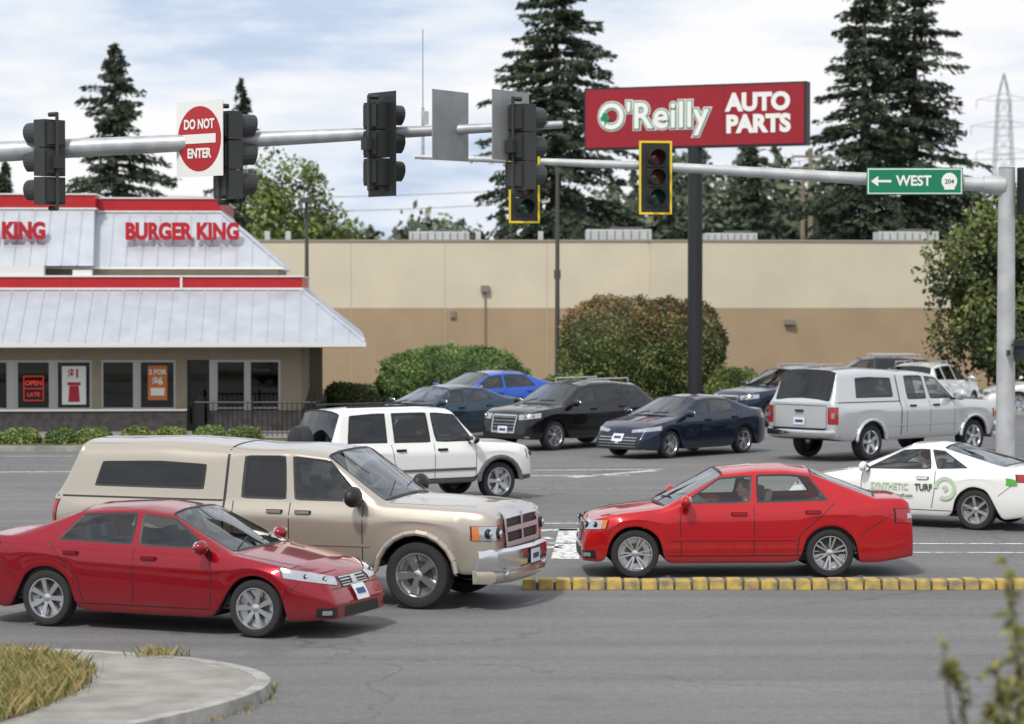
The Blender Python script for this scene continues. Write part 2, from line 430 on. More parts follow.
        for s in (1,-1):
            det.ell((F(.02)+.075,s*hw*.72,bz-.18),(.03,.07,.05),2,10,6)
        zt=interp(L,zbk)-.04
        for s in (1,-1): strip([(F(L),s*hw*.74,bz+.12),(F(L),s*hw*.74,zt)],(1,0,0),.014,.003,0,8)
        strip([(F(L),-hw*.74,zt),(F(L),hw*.74,zt)],(1,0,0),.014,.003,0,12)
        det.box((F(L)-.02,0,zt-.12),(.03,.22,.05),0)
        gx=sp['gap_x']
        for s in (1,-1):
            strip([(F(gx),s*hw,zrk+.1),(F(gx),s*hw,interp(gx,zbk)-.0)],(0,-s,0),.028,.003,0,10)
            strip([(F(gx),s*hw,interp(gx,zbk)),(F(gx),s*hw,interp(gx,roof)-.07)],(0,-s,0),.035,.003,0,10)
            strip([(F(gx+.02),s*hw,interp(gx,zbk)-.0),(F(L-.12),s*hw,interp(L-.12,zbk)-.0)],(0,-s,0),.022,.003,0,24)
            strip([(F(gx),s*wr*.95,3),(F(gx),0,3)],(0,0,-1),.035,.003,0,8)
            strip([(F(xf+Ra+.1),s*hw,.74),(F(xr-Ra-.1),s*hw,.74)],(0,-s,0),.03,.010,6,24)
    if sp.get('flare'):
        fm=sp['flarem']
        for w in (xf,xr):
            for s in (1,-1):
                pts=[]
                for k in range(13):
                    a=R(-12+204*k/12); pts.append((F(w)+math.cos(a)*(Ra+.02),s*(hw*plan(w)*.995),max(zrk+.02,Rw+math.sin(a)*(Ra+.02))))
                det.path(pts,sp['flare'],fm,8)
    if sp.get('rack'):
        for s in (1,-1):
            y=s*wr*.86; z=interp(xr1+.6,roof)+.03
            det.tube((F(xr1+.35),y,z),(F(xr2-.2),y,z),.018,.018,sp['rack'],8)
            for xx in (xr1+.35,(xr1+xr2)/2,xr2-.2): det.tube((F(xx),y,z-.08),(F(xx),y,z+.005),.018,.014,sp['rack'],8)
    if sp.get('rack')==0:
        for s in (1,-1):
            y=s*wr*.86; z=interp(xr1+.6,roof)+.02
            det.tube((F(xr1+.35),y,z),(F(xr2-.2),y,z),.018,.018,0,8)
    if sp.get('spare'):
        Rt=Matrix.Translation((F(L)-.10,.10,1.10))@Matrix.Rotation(R(90),4,'Y')
        det.lathe([(0,-.16),(.28,-.155),(.34,-.12),(.365,-.02),(.365,.08),(.3,.1),(0,.1)],0,28,Rt)
    dob=det.obj('trim_and_lamps',DM,root,smooth=40,fix=False)
    inn=MB()
    inn.box((F(L/2),0,(zrk+.1+Rw+.2)/2),(L-.5,2*hw-.62,Rw+.12-zrk+.0),0)
    zf=interp(2,zbk)
    x0,x1=F(xc+.0),F(min(xd,L-.1)); iw=hw*.86; ztop=zf-.03
    for s in (1,-1): inn.box(((x0+x1)/2,s*iw,(zrk+.15+ztop)/2),(abs(x0-x1),.03,ztop-zrk-.15),0)
    inn.box(((x0+x1)/2,0,zrk+.12),(abs(x0-x1),iw*2,.04),0)
    inn.box((F(xA+.25),0,zf-.10),(.38,iw*1.95,.26),0)
    hx=sp.get('seat',2.25); sz=sp.get('seatz',.42)
    for rx in ([hx,hx+.88] if sp.get('rows',2)==2 else [hx]):
        for yy in ((-.38,.38) if rx==hx else (-.36,0.0,.36)):
            inn.box((F(rx)+.02,yy,sz-.12),(.52,.46,.2),1); 
            Mx=Matrix.Translation((F(rx)-.27,yy,sz+.22))@Matrix.Rotation(R(-14),4,'Y')
            inn.box((0,0,0),(.14,.46,.62),1,Mx,.88); inn.box((-.01,0,.42),(.09,.25,.17),1,Mx,.9)
    inn.obj('interior',[dark,seatm],root,bevel=.03)
    wm=wheel_mesh(Rw,sp.get('tw',.21),sp.get('spokes',5),sp.get('ws','alloy'))
    for w,nm in ((xf,'front'),(xr,'rear')):
        for s in (1,-1):
            q=bpy.data.objects.new('wheel_'+nm,wm); scene.collection.objects.link(q); q.parent=root
            q.location=(F(w),s*(hw-.03-sp.get('tw',.21)/2),Rw); q.rotation_euler=(0,random.random()*6,0 if s>0 else math.pi)
    wx=F(xf if anchor[0]=='f' else xr); wy=anchor[1]*(hw-.05)
    root.rotation_euler=(0,0,R(head)); root.scale=(scale,)*3
    off=Matrix.Rotation(R(head),4,'Z')@Vector((wx*scale,wy*scale,0))
    root.location=(loc[0]-off.x,loc[1]-off.y,.012)
    if driver: make_driver(root,Matrix.Translation(root.location)@Matrix.Rotation(R(head),4,'Z')@Matrix.Scale(scale,4)@Matrix.Translation((F(hx)-.0,.38,sz+.04)),driver)
    sw=MB(); Tm=Matrix.Translation((F(hx)+.42,.38,sz+.38))@Matrix.Rotation(R(65),4,'Y')
    pts=[(math.cos(a)*.18,math.sin(a)*.18,0) for a in [i*math.pi/10 for i in range(21)]]
    sw.path(pts,.014,0,6,Tm); sw.box((0,0,-.01),(.12,.3,.02),0,Tm)
    sw.obj('steering_wheel',[black],root,smooth=50)
    return root,F

skin=M('skin',(.50,.29,.21),.5); hairm=M('hair',(.03,.02,.015),.7); hairm2=M('hair_light',(.16,.10,.05),.7)
def skinmesh(name,pts,edges,rad,mat,parent,levels=1):
    me=bpy.data.meshes.new(name); me.from_pydata(pts,edges,[]); me.materials.append(mat)
    o=bpy.data.objects.new(name,me); scene.collection.objects.link(o); o.parent=parent
    sk=o.modifiers.new('skin','SKIN'); sk.use_smooth_shade=True
    try:
        for i,sv in enumerate(me.skin_vertices[0].data):
            r=rad[i]; sv.radius=(r,r) if not isinstance(r,tuple) else r; sv.use_root=(i==0)
    except Exception as ex: print('skin',ex)
    s=o.modifiers.new('sub','SUBSURF'); s.levels=levels; s.render_levels=levels
    return o
def make_driver(root,mtx,opt):
    shirt,hair=opt
    p=empty('driver_person'); p.matrix_world=mtx
    pts=[(0,0,.02),(-.07,0,.2),(-.12,0,.40),(-.12,0,.50),(-.10,0,.58),
         (-.12,.17,.44),(.06,.24,.24),(.28,.17,.36),(-.12,-.17,.44),(.06,-.24,.24),(.28,-.17,.36),
         (.05,.10,.0),(.44,.13,.08),(.72,.12,-.24),(.84,.12,-.26),(.05,-.10,.0),(.44,-.13,.08),(.72,-.12,-.24),(.84,-.12,-.26)]
    ed=[(0,1),(1,2),(2,3),(3,4),(2,5),(5,6),(6,7),(2,8),(8,9),(9,10),(0,11),(11,12),(12,13),(13,14),(0,15),(15,16),(16,17),(17,18)]
    rad=[(.15,.12),(.14,.11),(.15,.11),.06,.055,.065,.048,.034,.065,.048,.034,.09,.065,.045,.04,.09,.065,.045,.04]
    skinmesh('clothed_body',pts,ed,rad,shirt,p)
    hd=MB(); c=(-.075,0,.68)
    hd.ell(c,(.098,.076,.118),0,18,14); hd.ell((-.045,0,.612),(.06,.052,.05),0,12,8)
    hd.ell((.027,0,.667),(.018,.012,.022),0,8,6); hd.tube((-.10,0,.5),(-.085,0,.62),.052,.05,0,12)
    for s in (1,-1):
        hd.ell((-.085,s*.077,.675),(.018,.008,.028),0,8,6)
        hd.ell((.012,s*.03,.692),(.009,.013,.007),2,8,5); hd.box((.016,s*.03,.712),(.006,.03,.006),1)
    hd.box((.018,0,.628),(.006,.04,.007),3)
    hd.ell((-.098,0,.712),(.098,.085,.098),1,18,12)
    hd.obj('head',[skin,hair,black,redlens],p,smooth=60)
    for s in (1,-1):
        w=Vector((.28,s*.17,.36)); 
        P=[tuple(w),tuple(w+Vector((.05,-s*.005,.02)))]; skinmesh('palm',[tuple(w-Vector((.03,0,0)))]+P,[(0,1),(1,2)],[.026,(.03,.02),(.034,.018)],skin,p)
        for k in range(4):
            b=w+Vector((.06,-s*.004,.045-.021*k)); ln=(.035,.04,.038,.03)[k]
            skinmesh('finger',[tuple(b-Vector((.02,0,0))),tuple(b+Vector((ln*.7,0,0))),tuple(b+Vector((ln,-s*.03,-.004))),tuple(b+Vector((ln*.55,-s*.05,-.004)))],[(0,1),(1,2),(2,3)],[.010,.009,.008,.007],skin,p)
        skinmesh('thumb',[tuple(w+Vector((.01,-s*.01,.02))),tuple(w+Vector((.04,-s*.03,.045))),tuple(w+Vector((.07,-s*.035,.05)))],[(0,1),(1,2)],[.013,.011,.009],skin,p)

# ------------------------------------------------------------------ vehicle specs
camry=dict(type='sedan',L=4.82,W=1.82,xf=.95,xr=3.73,R=.335,rock=.2,zb=[(0,.60),(.12,.68),(.5,.80),(1.0,.89),(1.4,.95),(2.5,.97),(3.6,1.0),(4.1,1.05),(4.65,1.06),(4.82,.98)],
 cab=(1.30,1.48,2.18,3.35,4.05,4.22),tm=[(2.5,2.55),(3.5,3.3)],roof=[(2.18,1.425),(2.6,1.47),(3.0,1.465),(3.35,1.43)],wr=.65,wins=[(1.48,2.5),(2.58,3.62)],
 doors=[[(1.55,None),(1.50,.75),(1.52,.33)],[(2.54,None),(2.54,.33)],[(3.70,None),(3.55,.85),(3.30,.60),(3.22,.33)]],handles=[2.33,3.38],
 hl=((.10,.48,.59,.68),(.60,.95,.70,.81)),tl=((4.80,.55,.86,.98),(4.42,.98,.86,.98)),grille=(.36,.56,.68,'bars'),intake=(.5,.24,.36),spokes=7,seat=2.35,platef=.40,plater=.74,mould=None)
jetta=dict(type='sedan',L=4.41,W=1.74,xf=.69,xr=3.27,R=.318,rock=.19,zb=[(0,.66),(.07,.75),(.5,.84),(1.0,.90),(1.25,.94),(2.4,.95),(3.4,.98),(3.9,1.03),(4.30,1.03),(4.41,.96)],
 cab=(1.08,1.25,1.88,3.02,3.70,3.88),tm=[(2.26,2.28),(3.26,2.98)],roof=[(1.88,1.41),(2.35,1.455),(2.72,1.455),(3.02,1.42)],wr=.70,wins=[(1.25,2.22),(2.30,3.28)],
 doors=[[(1.30,None),(1.28,.75),(1.30,.30)],[(2.26,None),(2.26,.30)],[(3.33,None),(3.14,.80),(2.86,.56),(2.83,.30)]],handles=[2.06,3.04],mould=.52,rf=(.22,.55),rr=(.12,.35),
 hl=((.03,.56,.62,.74),(.30,.95,.65,.76)),tl=((4.39,.64,.70,.90),(4.14,.98,.72,.90)),grille=(.42,.61,.71,'bars'),intake=(.5,.24,.36),spokes=6,ws='twin',seat=2.12,fs=.05,amber=True)
corolla=dict(camry,L=4.63,W=1.78,xf=.93,xr=3.63,R=.32,cab=(1.22,1.40,2.15,3.25,3.95,4.12),tm=[(2.42,2.48),(3.4,3.2)],zb=[(0,.58),(.12,.68),(.5,.80),(1.3,.94),(2.5,.96),(3.6,1.0),(4.1,1.04),(4.5,1.05),(4.63,.96)],
 roof=[(2.15,1.39),(2.6,1.435),(2.95,1.43),(3.25,1.395)],wins=[(1.40,2.42),(2.5,3.5)],doors=[[(1.47,None),(1.45,.33)],[(2.46,None),(2.46,.33)],[(3.56,None),(3.3,.7),(3.14,.33)]],handles=[2.26,3.26],
 hl=((.06,.46,.60,.66),(.60,.96,.66,.76)),tl=((4.61,.5,.82,.92),(4.25,.98,.84,.94)),grille=(.66,.26,.52,'bars'),intake=(.6,.20,.24),seat=2.25,rock=.19,spokes=5,ws='twin')
q5=dict(type='suv',L=4.63,W=1.88,xf=.88,xr=3.69,R=.355,rock=.26,zb=[(0,.80),(.1,.90),(.4,.97),(1.25,1.05),(2.4,1.07),(3.7,1.12),(4.4,1.13),(4.63,1.05)],
 cab=(1.20,1.40,2.0,4.0,4.42,4.50),tm=[(2.35,2.42),(3.4,3.38)],roof=[(2.0,1.58),(2.5,1.64),(3.2,1.64),(4.0,1.56)],wr=.68,wins=[(1.40,2.36),(2.44,3.36),(3.46,4.15)],tintfrom=2.4,
 doors=[[(1.45,None),(1.43,.36)],[(2.40,None),(2.40,.36)],[(3.45,None),(3.3,.8),(3.12,.36)]],handles=[2.2,3.2],rack=9,rf=(.22,.6),rr=(.16,.4),
 hl=((.04,.54,.74,.86),(.42,.95,.80,.91)),tl=((4.62,.55,.86,1.0),(4.35,.98,.90,1.03)),grille=(.40,.44,.84,'frame'),intake=(.6,.28,.38),spokes=5,ws='twin',seat=2.25,seatz=.6,tw=.235,fs=.08,bz=.40)
jeep=dict(type='suv',L=4.35,W=1.82,xf=.78,xr=3.43,R=.36,gap=.08,rock=.36,zb=[(0,.92),(.08,1.0),(.4,1.06),(1.2,1.10),(2.4,1.10),(3.7,1.12),(4.25,1.12),(4.35,1.08)],
 cab=(1.18,1.30,1.72,4.08,4.22,4.28),tm=[(2.2,2.25),(3.1,3.1)],roof=[(1.72,1.74),(2.2,1.79),(3.4,1.79),(4.08,1.75)],wr=.76,wins=[(1.30,2.14),(2.24,3.02),(3.16,4.0)],tintfrom=2.2,
 doors=[[(1.30,None),(1.30,.45)],[(2.19,None),(2.19,.45)],[(3.09,None),(3.05,.8),(2.9,.45)]],handles=[2.02,2.9],handlem=0,rack=0,rf=(.14,.4),rr=(.08,.25),flare=.045,flarem=7,mould=.62,mouldm=7,mirm=0,clad=True,
 hl=((.02,.5,.78,.94),(.2,.9,.78,.94)),tl=((4.34,.78,.86,1.08),(4.20,.98,.86,1.08)),grille=(.4,.70,.95,'bars'),spokes=5,seat=2.1,seatz=.66,tw=.235,spare=True,fs=.04,rs=.02,bz=.62,bzr=.66)
ram=dict(type='truck',L=5.88,W=2.02,xf=1.0,xr=4.62,R=.40,gap=.09,rock=.42,zb=[(0,1.06),(.06,1.14),(.4,1.18),(1.45,1.22),(2.4,1.22),(3.5,1.23),(5.7,1.25),(5.88,1.22)],
 cab=(1.46,1.64,2.22,5.50,5.70,5.78),tm=[(2.6,2.68),(3.3,3.3),(3.6,3.6)],roof=[(2.22,1.85),(2.7,1.90),(3.42,1.89),(3.56,1.92),(4.4,1.96),(5.50,1.93)],wr=.76,wins=[(1.64,2.58),(2.68,3.28),(3.80,5.30)],tintfrom=2.6,
 wdrop=[(0,.015),(3.40,.015),(3.6,.17),(5.8,.17)],wup=[(0,0),(3.4,0),(3.6,.09),(5.8,.09)],
 doors=[[(1.68,None),(1.68,.55)],[(2.63,None),(2.63,.55)],[(3.38,None),(3.36,.55)]],handles=[2.45,2.82],handlem=6,mirm=0,mir=1.5,rf=(.09,.40),rr=(.05,.2),flare=.035,flarem=6,
 hl=((.02,.66,.82,1.0),(.34,.95,.84,1.0)),tl=((5.87,.82,.85,1.18),(5.76,.98,.85,1.18)),grille=(.58,.76,1.11,'cross'),spokes=5,seat=2.45,seatz=.75,tw=.26,bump=.60,gap_x=3.5,fs=.03,rs=.0,crown=.09,sh=.975,valm=True,amber=True)
f150=dict(ram,L=5.73,W=2.0,zb=[(0,1.04),(.07,1.13),(.4,1.18),(1.45,1.24),(3.5,1.25),(5.6,1.27),(5.73,1.24)],cab=(1.42,1.60,2.20,5.40,5.56,5.64),roof=[(2.20,1.86),(2.7,1.92),(3.42,1.92),(3.56,1.96),(4.4,2.0),(5.40,1.97)],
 wins=[(1.60,2.44),(2.56,3.22),(3.70,4.95)],tm=[(2.5,2.55),(3.3,3.28),(3.6,3.6)],xr=4.5,xf=.95,wdrop=[(0,.015),(3.4,.015),(3.6,.10),(5.8,.10)],wup=[(0,0),(3.4,0),(3.6,.06),(5.8,.06)],
 doors=[[(1.66,None),(1.66,.55)],[(2.50,None),(2.50,.55)],[(3.32,None),(3.30,.55)]],handles=[2.3,3.1],mirm=6,grille=(.55,.75,1.02,'bars'),hl=((.02,.62,.80,1.0),(.3,.95,.82,1.0)),tl=((5.72,.80,.82,1.16),(5.60,.98,.82,1.16)),handlem=0,R=.385)
coupe=dict(type='sedan',L=4.55,W=1.78,xf=.9,xr=3.5,R=.325,rock=.19,zb=[(0,.56),(.15,.66),(.6,.78),(1.3,.90),(2.6,.92),(3.5,.97),(4.0,1.02),(4.4,1.03),(4.55,.93)],
 cab=(1.32,1.50,2.25,2.85,3.75,3.92),tm=[(2.7,2.6),(3.3,2.78)],roof=[(2.25,1.36),(2.55,1.39),(2.85,1.36)],wr=.64,wins=[(1.50,2.74),(2.84,3.42)],
 doors=[[(1.52,None),(1.5,.33)],[(2.80,None),(2.82,.7),(2.75,.33)]],handles=[2.6],hl=((.08,.5,.56,.64),(.5,.95,.64,.72)),tl=((4.53,.55,.78,.92),(4.25,.98,.80,.92)),grille=(.3,.5,.58,'bars'),intake=(.5,.22,.34),spokes=6,ws='thin',seat=2.35,seatz=.40)

red1=paint('paint_dark_red',(.29,.003,.014),.45,.25); red2=paint('paint_red',(.45,.005,.010),.2)
tan=paint('paint_tan',(.45,.405,.34),.5); white=paint('paint_white',(.80,.80,.78),0); silver=paint('paint_silver',(.58,.59,.60),.5)
navy=paint('paint_navy',(.010,.018,.045),.4); blk=paint('paint_black',(.005,.005,.006),.2); teal=paint('paint_teal',(.015,.045,.07),.4); blue=paint('paint_blue',(.012,.085,.48),.3)
shirt1=M('shirt_blue',(.16,.20,.30),.9); shirt2=M('shirt_dark',(.05,.05,.055),.9); shirt3=M('shirt_grey',(.30,.30,.31),.9)

car('red_sedan_car',camry,red1,(-2.80,28.25),-22,.95,('f',-1),glassm=glass,driver=(shirt2,hairm))
car('red_sedan_car',jetta,red2,(1.62,34.12),182.5,1.0,('f',1),glassm=clear,driver=(shirt1,hairm2))
car('tan_pickup_truck',ram,tan,(-1.13,30.8),-18,1.0,('f',-1),driver=(shirt3,hairm))
car('white_suv_car',jeep,white,(-.234,46.8),32,.96,('f',-1))
car('dark_blue_sedan_car',corolla,navy,(3.57,58.5),226,.97,('f',1))
car('black_suv_car',q5,blk,(1.01,61.4),224,.98,('f',1))
car('silver_pickup_truck',f150,silver,(7.98,57.8),42,1.03,('r',-1))
cp,F=car('white_livery_car',coupe,white,(7.32,41.0),149,.97,('r',1),glassm=clear,driver=(shirt3,hairm))
car('teal_sedan_car',corolla,teal,(-2.2,64.2),225,.98,('f',1))
car('blue_sedan_car',corolla,blue,(-1.5,71.6),216,1.07,('f',1))
car('dark_suv_car',q5,blk,(9.9,82),180,1.04,('f',1))
car('white_suv_car',q5,white,(12.7,76.5),62,1.0,('r',-1))
car('white_sedan_car',camry,white,(15.4,79),185,1,('f',1))
car('dark_suv_car',q5,navy,(7.2,72),215,1,('f',1))
gm=M('green_vinyl',(.10,.42,.06),.4); lg=M('pale_green_vinyl',(.46,.60,.43),.4); dgt=M('dark_vinyl',(.05,.07,.05),.4)
text(cp,'SYNTHETIC',.15,(F(2.02),.902,.66),(R(90),0,R(180)),lg,.002,.003,sx=.85)
text(cp,'TURF',.15,(F(2.62),.904,.66),(R(90),0,R(180)),dgt,.002,.004,sx=.85)
text(cp,'www.turf.com',.08,(F(2.2),.904,.52),(R(90),0,R(180)),dgt,.002,.001)
def disc_ring(parent,c,r0,r1,mat,name,sz=1,fr=.86):
    mb=MB(); n=36; v=[];
    for i in range(n):
        a=2*math.pi*i/n*fr
        v.append((c[0]+r0*math.cos(a),c[1],c[2]+r0*math.sin(a)*sz)); v.append((c[0]+r1*math.cos(a),c[1],c[2]+r1*math.sin(a)*sz))
    mb.add(v,[(2*i,2*i+1,2*i+3,2*i+2) for i in range(n-1)],0); return mb.obj(name,[mat],parent)
disc_ring(cp,(F(3.0),.904,.66),.13,.19,lg,'door_logo_ring'); disc_ring(cp,(F(3.0),.906,.66),.0,.05,lg,'door_logo_ring')
disc_ring(cp,(F(4.06),.885,.80),.0,.17,gm,'side_logo_patch',.35,1.03)
disc_ring(cp,(F(1.50),.904,.46),.0,.2,gm,'side_logo_patch',.2,1.03)

# ------------------------------------------------------------------ ground, roads
def asphalt(name,col,cr=.5):
    m,nt,b=newmat(name); N=nt.nodes; Lk=nt.links
    tc=N.new('ShaderNodeTexCoord')
    def noise(sc,det=6,st=(1,1,1)):
        mp=N.new('ShaderNodeMapping'); mp.inputs['Scale'].default_value=st; Lk.new(tc.outputs['Object'],mp.inputs[0])
        n=N.new('ShaderNodeTexNoise'); n.inputs['Scale'].default_value=sc; n.inputs['Detail'].default_value=det; Lk.new(mp.outputs[0],n.inputs['Vector']); return n.outputs['Fac']
    def mr(v,a,b_,c,d):
        k=N.new('ShaderNodeMapRange'); k.inputs[1].default_value=a;k.inputs[2].default_value=b_;k.inputs[3].default_value=c;k.inputs[4].default_value=d; Lk.new(v,k.inputs[0]); return k.outputs[0]
    def mul(a,c):
        k=N.new('ShaderNodeMath'); k.operation='MULTIPLY'; Lk.new(a,k.inputs[0]); Lk.new(c,k.inputs[1]); return k.outputs[0]
    v=mr(noise(.12,4),.3,.7,.86,1.12)
    v=mul(v,mr(noise(.6,5,(.12,2.6,1)),.3,.7,.84,1.13))
    v=mul(v,mr(noise(60,3),.25,.75,.6,1.45))
    v=mul(v,mr(noise(9,5),.3,.7,.90,1.10))
    v=mul(v,mr(noise(.9,7),.60,.74,1,.80))
    vo=N.new('ShaderNodeTexVoronoi'); vo.feature='DISTANCE_TO_EDGE'; vo.inputs['Scale'].default_value=.11
    dn=N.new('ShaderNodeTexNoise'); dn.inputs['Scale'].default_value=.9; dn.inputs['Detail'].default_value=7; Lk.new(tc.outputs['Object'],dn.inputs['Vector'])
    sc_=N.new('ShaderNodeVectorMath'); sc_.operation='MULTIPLY_ADD'; sc_.inputs[1].default_value=(1.6,1.6,0); Lk.new(dn.outputs['Color'],sc_.inputs[0]); Lk.new(tc.outputs['Object'],sc_.inputs[2])
    Lk.new(sc_.outputs[0],vo.inputs['Vector'])
    v=mul(v,mr(vo.outputs['Distance'],.0,.004,cr,1))
    mx=N.new('ShaderNodeMix'); mx.data_type='RGBA'; mx.blend_type='MULTIPLY'; mx.inputs[0].default_value=1; mx.inputs[6].default_value=(*col,1)
    cb=N.new('ShaderNodeCombineColor'); 
    for i in range(3): Lk.new(v,cb.inputs[i])
    Lk.new(cb.outputs[0],mx.inputs[7]); Lk.new(mx.outputs[2],b.inputs['Base Color'])
    b.inputs['Roughness'].default_value=.85
    bp=N.new('ShaderNodeBump'); bp.inputs['Strength'].default_value=.5; bp.inputs['Distance'].default_value=.01
    Lk.new(noise(80,3),bp.inputs['Height']); Lk.new(bp.outputs[0],b.inputs['Normal'])
    return m
asp=asphalt('asphalt',(.150,.149,.150),.72); asp2=asphalt('asphalt_lot',(.135,.135,.137),.8)
grassm=M('grass_ground',(.05,.075,.022),.95,col2=(.14,.13,.05),var=.2,vscale=1.5,bump=.5,bscale=30)
strawm=M('dry_grass_ground',(.17,.135,.06),.95,col2=(.08,.09,.03),var=.2,vscale=4,bump=.5,bscale=30)
conc=M('concrete',(.27,.255,.235),.9,var=.18,vscale=2.5,bump=.3,bscale=40)
kerbm=M('kerb_concrete',(.31,.30,.28),.9,var=.25,vscale=4,bump=.3)
def worn(name,col,under,thr=(.38,.5),sc=9):
    m=M(name,under,.8,col2=col,vscale=sc,detail=10); r=[n for n in m.node_tree.nodes if n.type=='VALTORGB'][0]
    r.color_ramp.elements[0].position,r.color_ramp.elements[1].position=thr
    r.color_ramp.elements[0].color=(*under,1); return m
wline=worn('road_paint_white',(.66,.66,.64),(.18,.18,.18)); yline=worn('road_paint_yellow',(.46,.32,.08),(.16,.15,.13),(.42,.6)); ykerb=worn('kerb_paint_yellow',(.50,.35,.08),(.20,.17,.11),(.34,.60),6)
sheet('ground',[(-3000,-600),(3000,-600),(3000,6000),(-3000,6000)],0,grassm)
sheet('road',[(-120,-30),(120,-30),(120,60.9),(-120,60.9)],.004,asp)
sheet('parking_lot_pavement',[(-5.0,60.9),(60,60.9),(60,79),(-5.0,79)],.004,asp2)
mk=MB()
def line(x0,y0,x1,y1,w,m=0,z=.008):
    a=Vector((x0,y0));b=Vector((x1,y1));t=(b-a).normalized();n=Vector((-t.y,t.x))*w/2
    mk.add([(*(a-n),z),(*(b-n),z),(*(b+n),z),(*(a+n),z)],[(0,1,2,3)],m)
line(-.2,38.9,30,38.5,.12); 
for k in range(12): line(.0+k*3.6,42.2,1.7+k*3.6,42.2,.13)
line(.75,36.6,.95,41.2,.40); line(.1,40.9,1.4,41.2,.35); line(-.2,38.0,.7,38.3,.25); line(.2,39.6,.6,39.7,.3)
line(-30,52.5,-6,54.5,.14); line(-30,59.3,-8,59.3,.12)
line(1.2,52.6,3.0,54.6,.3); line(-.4,53.0,2.4,53.2,.14); line(.4,54.6,3.2,55,.14); 
line(-.5,49.5,8,49.7,.12,1); line(3.2,55.6,6.6,54.2,.12,1)
for k in range(5): line(13+k*1.2,50,14.5+k*1.2,57,.5)
line(-40,35.8,-8,36.5,.12); 
line(2.5,37.6,30,36.9,.10)
mk.obj('road_markings',[wline,yline])
kb=MB()
x=.12
while x<6.45:
    w=.20+random.random()*.03; h=.12+random.random()*.02
    kb.box((x+w/2,32.98+random.uniform(-.012,.012),h/2),(w-.020,.34,h),0,None,.90); x+=w
kb.box((3.3,32.99,.035),(6.3,.30,.07),1)
kb.obj('yellow_median_kerb',[ykerb,M('kerb_joint_dirt',(.09,.075,.05),.95)],bevel=.014)
edge=[(-14,27.2),(-8,26.95),(-5.4,26.7),(-4.2,26.45),(-3.2,25.95),(-2.55,25.3),(-2.25,24.6),(-2.25,23.9),(-2.45,23.2),(-2.8,22.5),(-3.5,21.4),(-4.5,19.8),(-6,17.5)]
def smooth_poly(p,n=3):
    for _ in range(n):
        q=[p[0]]
        for a,b in zip(p,p[1:]): q+= [(a[0]*.75+b[0]*.25,a[1]*.75+b[1]*.25),(a[0]*.25+b[0]*.75,a[1]*.25+b[1]*.75)]
        q.append(p[-1]); p=q
    return p
edge=smooth_poly(edge,2)
def offs(p,d):
    out=[]
    for i,a in enumerate(p):
        b=p[min(i+1,len(p)-1)]; c=p[max(i-1,0)]; t=Vector((b[0]-c[0],b[1]-c[1])).normalized(); out.append((a[0]+t.y*d,a[1]-t.x*d))
    return out
def kerb(name,e,d=.16,h=.13,m=kerbm,inn=1):
    i=offs(e,d*inn); kb=MB(); n=len(e)
    v=[(x,y,0) for x,y in e]+[(x+(ix-x)*.12,y+(iy-y)*.12,h) for (x,y),(ix,iy) in zip(e,i)]+[(x,y,h) for x,y in i]+[(x,y,0) for x,y in i]
    kb.add(v,[(r*n+k,r*n+k+1,(r+1)*n+k+1,(r+1)*n+k) for r in range(3) for k in range(n-1)],0); kb.obj(name,[m],smooth=50); return i
inner=kerb('kerb',edge)
sheet('sidewalk_pavement',inner+[(-20,15),(-20,27)],.122,conc)
sheet('grass_verge_ground',[(-20,26.3),(-6.0,26.1),(-4.6,25.7),(-4.05,25.0),(-3.95,23.9),(-4.2,22.5),(-5.2,20),(-20,18)],.13,strawm)
kerb('kerb',[(-60,61.2),(-12,61.2),(-5.6,61.3),(-5.1,61.9),(-5.0,64),(-5.0,79),(60,79.1)],.16,.13)
sheet('grass_verge_ground',[(-60,61.35),(-5.8,61.45),(-5.25,62.0),(-5.16,79.2),(60,79.2),(60,96.9),(-60,96.9)],.11,grassm)
sheet('restaurant_pavement',[(-60,64.6),(-5.4,64.6),(-5.4,79),(-60,79)],.125,conc)

gb=MB(); gl_mats=[M('dry_grass',(.36,.28,.12),.9,var=.2,vscale=20),M('green_grass',(.13,.17,.04),.9,var=.3,vscale=20)]
def blades(mb,n,fx,h0,h1,z0=.12,w=.006):
    for _ in range(n):
        x,y=fx(); h=random.uniform(h0,h1); a=random.random()*6.28; l=random.uniform(.2,.9)*h; b=random.random()*6.28
        dx,dy=math.cos(a)*w,math.sin(a)*w; tx,ty=math.cos(b)*l,math.sin(b)*l
        mb.add([(x-dx,y-dy,z0),(x+dx,y+dy,z0),(x+tx*.4+dx*.6,y+ty*.4+dy*.6,z0+h*.6),(x+tx,y+ty,z0+h)],[(0,1,2),(0,2,3)],0 if random.random()<.68 else 1)
def gp():
    while True:
        x=random.uniform(-7.2,-3.85); y=random.uniform(21.8,26.0)
        lim=interp(y,[(20,-5.2),(22.5,-4.2),(23.9,-3.95),(25.0,-4.05),(25.7,-4.6),(26.1,-6)])
        if x<lim+random.gauss(0,.05): return x,y
blades(gb,18000,gp,.05,.21)
def kp():
    i=random.randrange(14,40); p=edge[i]
    return p[0]-.03+random.gauss(0,.05),p[1]+random.gauss(0,.07)
blades(gb,450,kp,.02,.09,.0)
def tp(): return (-3.55+random.gauss(0,.12),26.08+random.gauss(0,.08))
blades(gb,220,tp,.04,.15,.1)
gb.obj('dry_grass',gl_mats)

